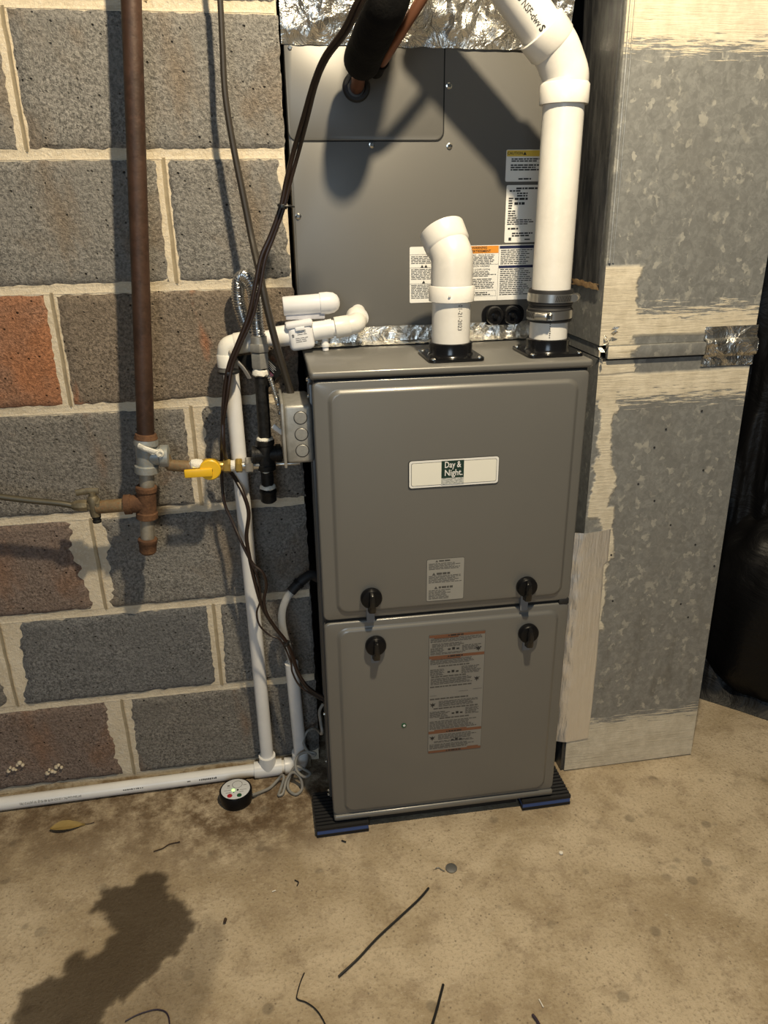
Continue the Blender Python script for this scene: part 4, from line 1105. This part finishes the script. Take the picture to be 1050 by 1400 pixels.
# ================================================================== CONDENSATE DRAIN
YP = -.046
C = thing('condensate_drain', (.16, -.03, .0), 'white PVC condensate drain with drop pipe and floor line along the wall', 'drain pipe')
RP = .0137
eL = at(309, 472, YP)                                   # left elbow
eR = at(489, 443, YP)                                   # right elbow
dxp = (eR - eL).normalized()
dropb = at(365, 1030, -.026)
dropt = eL + V((.004, 0, -.02))
dpd = (dropb - dropt).normalized()
def elbow(p_in, corner, p_out, r, name, mat, parent, hub=.022):
    a = (V(p_in) - V(corner)).normalized(); b = (V(p_out) - V(corner)).normalized(); c = V(corner)
    bm = tube([c + a * .026, c + a * .016, c + (a + b) * .0035, c + b * .016, c + b * .026], r + .0030, 22, smooth=5)
    for d_ in (a, b): add_lathe(bm, c + d_ * .014, d_, [(0, r + .0028), (.002, r + .0044), (hub, r + .0044), (hub + .0005, r + .002), (hub + .0005, r - .0005)], 26)
    return obj(name, bm, mat, parent, smooth=50)
elbow(eR, eL, dropb, RP, 'elbow', 'pvc_dirty', C)
obj('drop_pipe', lathe(dropt + dpd * .004, dpd, [(0, RP), ((dropb - dropt).length + .004, RP)], 28), 'pvc', C)
obj('horizontal_pipe', lathe(eL + dxp * .02, dxp, [(0, RP), ((eR - eL).length - .04, RP)], 28), 'pvc', C)
elbow(eL, eR, eR + V((.004, .06, .012)), RP, 'trap_elbow', 'pvc_vent', C, .026)
obj('coil_port', lathe(eR + V((.006, .024, .006)), V((.004, .06, .012)), [(0, RP + .003), (.008, RP + .003), (.008, RP), (.055, RP)], 24), 'pvc', C)
obj('coupling', lathe(eL + dxp * .0860, dxp, [(0, RP), (0, RP + .0042), (.030, RP + .0042), (.030, RP)], 28), 'pvc', C)
obj('coupling', lathe(eL + dxp * .029, dxp, [(0, RP), (0, RP + .0040), (.014, RP + .0040), (.014, RP)], 28), 'pvc', C)
obj('coupling', lathe(eL + dxp * .150, dxp, [(0, RP), (0, RP + .0028), (.034, RP + .0028), (.034, RP)], 28), 'pvc', C)
obj('clean_out_plug', lathe(eL + dxp * .171 + V((0, 0, -.014)), (0, 0, -1), [(0, .006), (.010, .006), (.0105, .0075), (.015, .0075), (.015, .0055), (.022, .0055)], 14), 'pvc', C)
# floor line
f0 = atz(-240, 1131, .0145); f1 = atz(350, 1052.5, .0145); fd = (f1 - f0).normalized()
tb = V((dropb.x, f0.y + fd.y / fd.x * (dropb.x - f0.x), .0145)) + V((0, 0, 0))
fp = obj('floor_pipe', lathe(f0, fd, [(0, RP), ((tb - f0).length, RP)], 28), 'pvc', C)
bm = lathe(tb - fd * .030, fd, [(0, RP), (0, RP + .0040), (.060, RP + .0040), (.060, RP)], 28)
add_lathe(bm, tb, -dpd, [(0, RP + .0036), (.030, RP + .0042), (.036, RP + .0042), (.036, RP)], 28)
obj('tee', bm, 'pvc', C)
p2t = at(398.5, 906, -.045); p2b = at(411, 1032, -.030)
d2 = (p2b - p2t).normalized()
t2 = V((p2b.x, tb.y + fd.y / fd.x * (p2b.x - tb.x), .0150))
obj('linking_pipe', lathe(tb + fd * .02, fd, [(0, RP), ((t2 - tb).length - .02, RP)], 24), 'pvc_vent', C)
elbow(tb, t2, p2t, RP, 'elbow', 'pvc', C)
obj('short_riser', lathe(p2t, d2, [(0, RP - .003), (0, RP), ((p2b - p2t).length + .004, RP)], 26), 'pvc', C)
def wrap_floor(s): return wrap(f0 + fd * s, -fd, (0, -1, .30), RP, 1)
s_ = lambda x: (atz(x, 1104 - .135 * x, .0145) - f0).length
obj('pipe_print', text_bm('3/4" Silver-Line PVC 1120 SCH 40 PR 480 PSI @ 73F (ASTM D1785)', .0070, warp=wrap_floor(s_(70)), sx=.62), 'ink_grey', fp)
def print_bars(wf, x0, x1, n, h, seed):
    rnd_ = random.Random(seed); bm = bmn(); step_ = (x1 - x0) / n
    for q in range(n):
        a = x0 + q * step_; b = a + step_ * rnd_.uniform(.45, .8); t0 = -h * rnd_.uniform(.7, 1); t1 = h * rnd_.uniform(.5, 1)
        bm.faces.new([bm.verts.new(wf(*k)) for k in ((a, t0), (b, t0), (b, t1), (a, t1))])
    return bm
obj('fine_print', print_bars(wrap_floor(s_(182)), -.021, .021, 10, .0013, 4), 'ink', fp)
obj('fine_print', print_bars(wrap_floor(s_(258)), -.004, .004, 3, .0013, 5), 'ink', fp)
obj('fine_print', print_bars(wrap_floor(s_(284)), -.019, .019, 10, .0022, 6), 'ink', fp)
obj('fine_print', print_bars(wrap((.6945, YV, Z0 + .041), (0, 0, -1), (-.30, -1, 0), RV, 1), -.017, .015, 9, .0012, 7), 'ink_grey', st)

# float switch on the drain
Fs = thing('float_switch', tuple(at(425, 455, YP)), 'white condensate overflow switch with round barrel clipped over the drain pipe', 'float switch')
sc_ = eL + dxp * .128
bm = box(-.0215, .0215, -.0215, .0215, -.026, .018, .008, 3); bmesh.ops.transform(bm, matrix=Matrix.Translation(sc_) @ Matrix.Rotation(-math.atan2(dxp.z, dxp.x), 4, 'Y'), verts=bm.verts[:])
sd = obj('saddle', bm, 'pvc_bluish', Fs)
bm = box(-.0235, .0235, -.0240, .010, .0125, .0235, .004, 2); add_box(bm, -.008, .008, -.0244, -.018, .0080, .0140, .001)
bmesh.ops.transform(bm, matrix=Matrix.Translation(sc_) @ Matrix.Rotation(-math.atan2(dxp.z, dxp.x), 4, 'Y'), verts=bm.verts[:])
obj('latch', bm, 'pvc_bluish', Fs)
q0 = at(387, 419, YP); q1 = at(470, 412.5, YP); qd = (q1 - q0).normalized()
obj('barrel', lathe(q0, qd, [(0, .0150), (.002, .0162), (.062, .0165), (.0625, .0182), (.076, .0185), (.086, .0168), (.093, .0120), (.096, .0060), (.097, 0)], 32), 'pvc_bluish', Fs)
bm = bmn(); m0 = q0 + qd * .036 + V((0, .004, -.0175)); add_box(bm, m0.x - .033, m0.x + .034, m0.y - .012, m0.y + .008, m0.z - .006, m0.z + .008, .002)
obj('bracket', bm, plain('grey_white_plastic', (.52, .52, .56), .4), Fs)
R = lines(-.006, .012, .000, .009, 3, .3, seed=81) + lines(-.010, .012, -.012, -.003, 3, .3, seed=82) + [(-.0155, -.0110, .0015, .0025), (-.0150, -.0115, -.0015, .0000), (-.0138, -.0128, -.002, .004)]
bm = quads(R, -.0219); bmesh.ops.transform(bm, matrix=Matrix.Translation(sc_) @ Matrix.Rotation(-math.atan2(dxp.z, dxp.x), 4, 'Y'), verts=bm.verts[:])
obj('fine_print', bm, 'ink_grey', sd)

# clear drain tube into the short riser
o = obj('vinyl_tube', tube([p2t + d2 * .03, p2t - d2 * .004, at(392, 880, -.058), at(386, 855, -.062), at(386, 835, -.066), at(392, 818, -.068), at(401, 806, -.066)], .0076, 16, smooth=6), 'vinyl', None)
tag(o, 'clear vinyl drain tube dropping into the short white PVC riser', 'drain tube')
Eb = thing('drain_elbow', (.27, -.06, .48), 'black rubber drain elbow poking from the furnace flank', 'drain fitting')
obj('elbow_body', tube([at(398, 809, -.067), at(406, 800, -.064), at(416, 791, -.060), at(426, 786, -.055), V((.296, -.050, .480))], .0098, 16, smooth=5), 'rubber', Eb)
obj('clamp_ring', lathe(at(408, 798, -.063), (at(416, 791, -.06) - at(400, 807, -.066)), [(-.003, .0100), (-.003, .0118), (.004, .0118), (.004, .0100)], 18), 'iron', Eb)

# ================================================================== CABLES
def cable(name, pts, r, mat, label, cat='cable', flat=None, n=7):
    o = obj(name, tube(pts, r, 10, smooth=n, flat=flat), mat, None); return tag(o, label, cat)
cable('power_cable', [at(296, -60, -.05), at(301, 0, -.05), at(304, 60, -.05), at(308, 130, -.052), at(319, 200, -.055), at(331, 260, -.060), at(344, 325, -.068), at(354, 370, -.098), at(365, 420, -.106), at(378, 472, -.108), at(391, 515, -.105), at(402, 553, -.100)],
      [.0042, .0064], 'cable_grey', 'grey brown power cable hanging down the wall into the junction box')
w2 = [(540, -70, -.33), (493, -5, -.30), (470, 40, -.27), (444, 77, -.235), (429, 112, -.205), (415, 160, -.17), (402, 205, -.14), (392, 245, -.125), (384, 283, -.118), (370, 322, -.112), (357, 352, -.110), (349, 390, -.108), (340, 432, -.104), (325, 470, -.100), (313, 500, -.095), (307, 535, -.090), (305, 575, -.088), (306, 610, -.090), (313, 640, -.055), (322, 655, -.062), (333, 676, -.078)]
cable('thermostat_cable', [at(*q) for q in w2] + [at(340, 701, -.084), at(337, 732, -.084), at(340, 756, -.086), at(348, 793, -.088), at(359, 830, -.092), at(376, 858, -.098), at(391, 877, -.10), at(401, 900, -.105), at(408, 922, -.11), at(423, 943, -.118), at(446, 959, -.124)],
      .0037, 'wire_brown', 'thicker brown thermostat cable running past the yellow valve to the furnace flank')
cable('thermostat_cable', [at(x + 5 + 1.5 * math.sin(i * 1.3), y + 2, Y - .002) for i, (x, y, Y) in enumerate(w2[:15])] + [at(311, 540, -.097), at(304, 590, -.085), at(303, 640, -.048), at(306, 684, -.050), at(318, 714, -.062), at(330, 741, -.080), at(345, 770, -.090), at(359, 783, -.095), at(364, 800, -.096), at(361, 822, -.096), at(366, 842, -.098), at(381, 864, -.100), at(394, 884, -.104), at(404, 912, -.110), at(420, 938, -.118), at(445, 955, -.126)],
      .0030, 'wire_brown', 'thinner brown cable bundled along the right of the thicker thermostat cable')
cable('thin_control_wire', [at(330, 742, -.085), at(340, 762, -.090), at(352, 790, -.094), at(356, 818, -.095), at(351, 838, -.094), at(355, 855, -.097), at(368, 868, -.101), at(384, 876, -.104), at(397, 903, -.108), at(400, 920, -.112), at(412, 940, -.118), at(438, 956, -.125)],
      .0018, 'wire_brown', 'thin dark control wire looping out beside the white drop pipe', 'wire')
def tie(name, p, d, r, label, tail=None):
    b = lathe(p, d, [(-.0018, r), (-.0018, r + .0012), (.0018, r + .0012), (.0018, r)], 14)
    add_box(b, p.x - .003, p.x + .003, p.y - r - .004, p.y - r + .001, p.z - .003, p.z + .003, .0008)
    if tail: add_tube(b, [p + V((0, -r, 0)), p + V(tail) * .5 + V((0, -r, .001)), p + V(tail)], .0014, 8, smooth=3)
    tag(obj(name, b, 'wire_black', None), label, 'zip tie', 'zip ties on the cables')
tie('zip_tie', at(386, 282, -.122), (at(380, 300, -.116) - at(390, 262, -.122)), .0068, 'black zip tie with a stub tail on the cables beside the coil cabinet', (.018, 0, -.001))
tie('zip_tie', at(313, 508, -.078), dpd, .0172, 'black zip tie holding the cables to the white drop pipe')
tie('zip_tie', at(391, 879, -.102), (at(401, 900, -.105) - at(381, 864, -.10)), .0062, 'black zip tie on the cables above the short white riser', (-.003, 0, -.010))

# ================================================================== WATER ALARM
al = atz(322, 1078.5, .030)
Wa = thing('water_alarm', (al.x, al.y, 0), 'round black water leak alarm with silver face and lit green lamp on the floor', 'leak alarm')
obj('base', lathe((al.x, al.y, .0), (0, 0, 1), [(.0004, .0310), (.004, .0330), (.010, .0335), (.027, .0338), (.0295, .0325), (.0300, .0300), (.0280, .0295), (.0280, 0)], 44), 'black_plastic', Wa)
fc = obj('face_disc', lathe((al.x, al.y, .0290), (0, 0, 1), [(0, .0297), (.0008, .0297), (.0010, .0292), (.0010, 0)], 44), 'alarm_face', Wa)
def dot(dx, dy, r, h, mat, name): return obj(name, lathe((al.x + dx, al.y + dy, .0298), (0, 0, 1), [(0, r), (h, r * .9), (h * 1.15, r * .6), (h * 1.2, 0)], 18), mat, fc)
dot(-.0115, -.0185, .0055, .0012, 'red', 'test_button'); dot(.0080, -.0200, .0052, .0012, 'green', 'mute_button')
dot(-.0045, -.0035, .0032, .0016, 'led', 'green_lamp'); dot(.0045, -.0040, .0024, .0008, 'ink', 'sensor_hole'); dot(-.0035, -.0095, .0014, .0006, 'ink', 'sensor_hole')
obj('sound_grille', lathe((al.x + .0035, al.y + .0125, .0298), (0, 0, 1), [(0, .0108), (.0004, .0106), (-.0002, .008), (.0002, 0)], 28), 'slug', fc)
bm = bmn()
for x0, x1, y0, y1 in ((-.0235, -.009, -.0030, -.0022), (.009, .0225, -.0046, -.0038), (-.020, -.010, -.0100, -.0090), (.008, .0165, -.0105, -.0095), (-.0170, -.0120, .0095, .0125), (.0155, .0225, .0085, .0095), (-.018, -.011, .0050, .0058)):
    bm.faces.new([bm.verts.new((al.x + x, al.y + y, .0302)) for x, y in ((x0, y0), (x1, y0), (x1, y1), (x0, y1))])
obj('fine_print', bm, 'ink_grey', fc)
cr = .0030
coil = [(345, 1087, .012), (356, 1083, .006), (369, 1077, .005), (380, 1066, .010), (386, 1060, .022), (388, 1064, .022), (384, 1078, .006), (381, 1087, .004), (387, 1084, .006), (392, 1066, .022), (400, 1056, .034), (410, 1062, .030), (413, 1078, .008), (404, 1086, .004), (394, 1078, .006), (396, 1062, .022), (404, 1048, .046),
        (418, 1053, .040), (424, 1058, .036), (416, 1062, .034), (406, 1054, .040), (404, 1042, .055), (409, 1032, .066), (420, 1028, .072), (431, 1030, .070), (428, 1033, .068), (420, 1026, .074), (415, 1014, .088), (420, 1000, .104), (431, 996, .112)]
pts = []
for x, y, z in coil: pts.append(atz(x, y, z))
cable('alarm_sensor_cord', pts + [at(440, 1003, -.15), at(438, 985, -.145), at(437, 972, -.142), at(442, 962, -.14)], cr, 'wire_grey', 'grey cord curled in loops between the water alarm and the furnace', 'cord', n=6)

# ================================================================== FLOOR LITTER
def strip(name, pxs, r, mat, label, cat, flat=None, z=None, group=None):
    z = z if z is not None else r + .0012
    o = obj(name, tube([atz(x, y, z) for x, y in pxs], r, 9, smooth=5, flat=flat), mat, None); return tag(o, label, cat, group)
strip('cable_offcut', [(586, 1214), (572, 1230), (545, 1255), (515, 1283), (490, 1310), (463, 1335)], .0020, 'wire_black', 'long straight black cable offcut lying before the furnace', 'wire')
strip('wire_offcut', [(416, 1330), (411, 1342), (406, 1360), (407, 1366), (418, 1370), (430, 1378), (440, 1391), (450, 1412)], .0010, 'wire_black', 'thin black wire bent in a crook at the lower edge of the floor', 'wire')
strip('cable_offcut', [(606, 1346), (601, 1365), (596, 1384), (588, 1410)], .0022, 'wire_black', 'thick short black cable offcut at the bottom centre', 'wire')
strip('wire_offcut', [(171, 1396), (186, 1388), (200, 1383), (214, 1380), (226, 1383), (231, 1392), (233, 1412)], .0010, 'wire_purple', 'thin curled wire lying on the wet patch', 'wire')
strip('wire_offcut', [(728, 1387), (734, 1395), (741, 1408)], .0022, 'wire_purple', 'stub of purple black wire at the bottom edge right of centre', 'wire')
strip('wire_offcut', [(595, 1188), (599, 1186), (604, 1189), (608, 1191)], .0009, 'steel', 'tiny bent bit of bright wire beside the metal disc', 'wire')
strip('wire_offcut', [(403, 1203), (408, 1206), (406, 1211)], .0010, 'wire_black', 'tiny bent black scrap between wet patch and furnace', 'scrap')
strip('twig', [(210, 1164), (222, 1160), (232, 1154), (246, 1151)], .0011, 'twig', 'thin dark twig on the floor below the floor pipe', 'twig')
strip('wire_offcut', [(467, 1149), (473, 1151)], .0014, 'wire_black', 'tiny black scrap in front of the left rubber pad', 'scrap')
strip('white_sliver', [(737, 1366), (743, 1377)], .0010, 'white_bit', 'thin white sliver at the lower right of the floor', 'scrap')
strip('white_sliver', [(372, 1219), (377, 1217)], .0010, 'white_bit', 'white sliver right of the wet patch', 'scrap')
p = atz(617, 1187, .001); tag(obj('metal_disc', lathe((p.x, p.y, .0006), (0, 0, 1), [(0, .0108), (.0016, .0108), (.0020, .0100), (.0018, .0), ], 26), 'slug', None), 'round grey metal knockout disc lying on the concrete', 'metal disc')
p = atz(767, 1166, .001); tag(obj('paper_scrap', lathe((p.x, p.y, .0006), (0, 0, 1), [(0, .0044), (.002, .0040), (.0026, .0026), (.0028, 0)], 7), 'white_bit', None), 'small round white scrap on the concrete right of the furnace door', 'scrap')
p = atz(308, 1260, .001); tag(obj('seed_husk', lathe((p.x, p.y, .004), (.25, 1, 0), [(-.006, 0), (-.003, .0025), (.003, .0028), (.006, 0)], 10), 'twig', None), 'dark oval husk at the right edge of the wet patch', 'husk')
p = atz(93, 1132, .001)
def leaf(u, v):
    a = (v - .5) * 2; L = (u - .5) * .066; hw = .0125 * math.sin(math.pi * min(1, max(0, u)) ** .8) + .0004
    return (p.x + L, p.y + a * hw + .06 * L, .0035 + .004 * a * a + .003 * math.sin(u * 5) + .0012 * nz3(u * 6, v * 5, 1))
lf = thing('dry_leaf', (p.x, p.y, 0), 'curled yellow brown dry leaf near the floor pipe', 'leaf')
obj('blade', solid_grid(leaf, 22, 8, (0, 0, .0005)), 'leaf', lf)
obj('stalk', tube([(p.x + .032, p.y + .002, .004), (p.x + .042, p.y + .003, .0025), (p.x + .050, p.y + .0055, .0020)], .0007, 6, smooth=3), 'twig', lf)
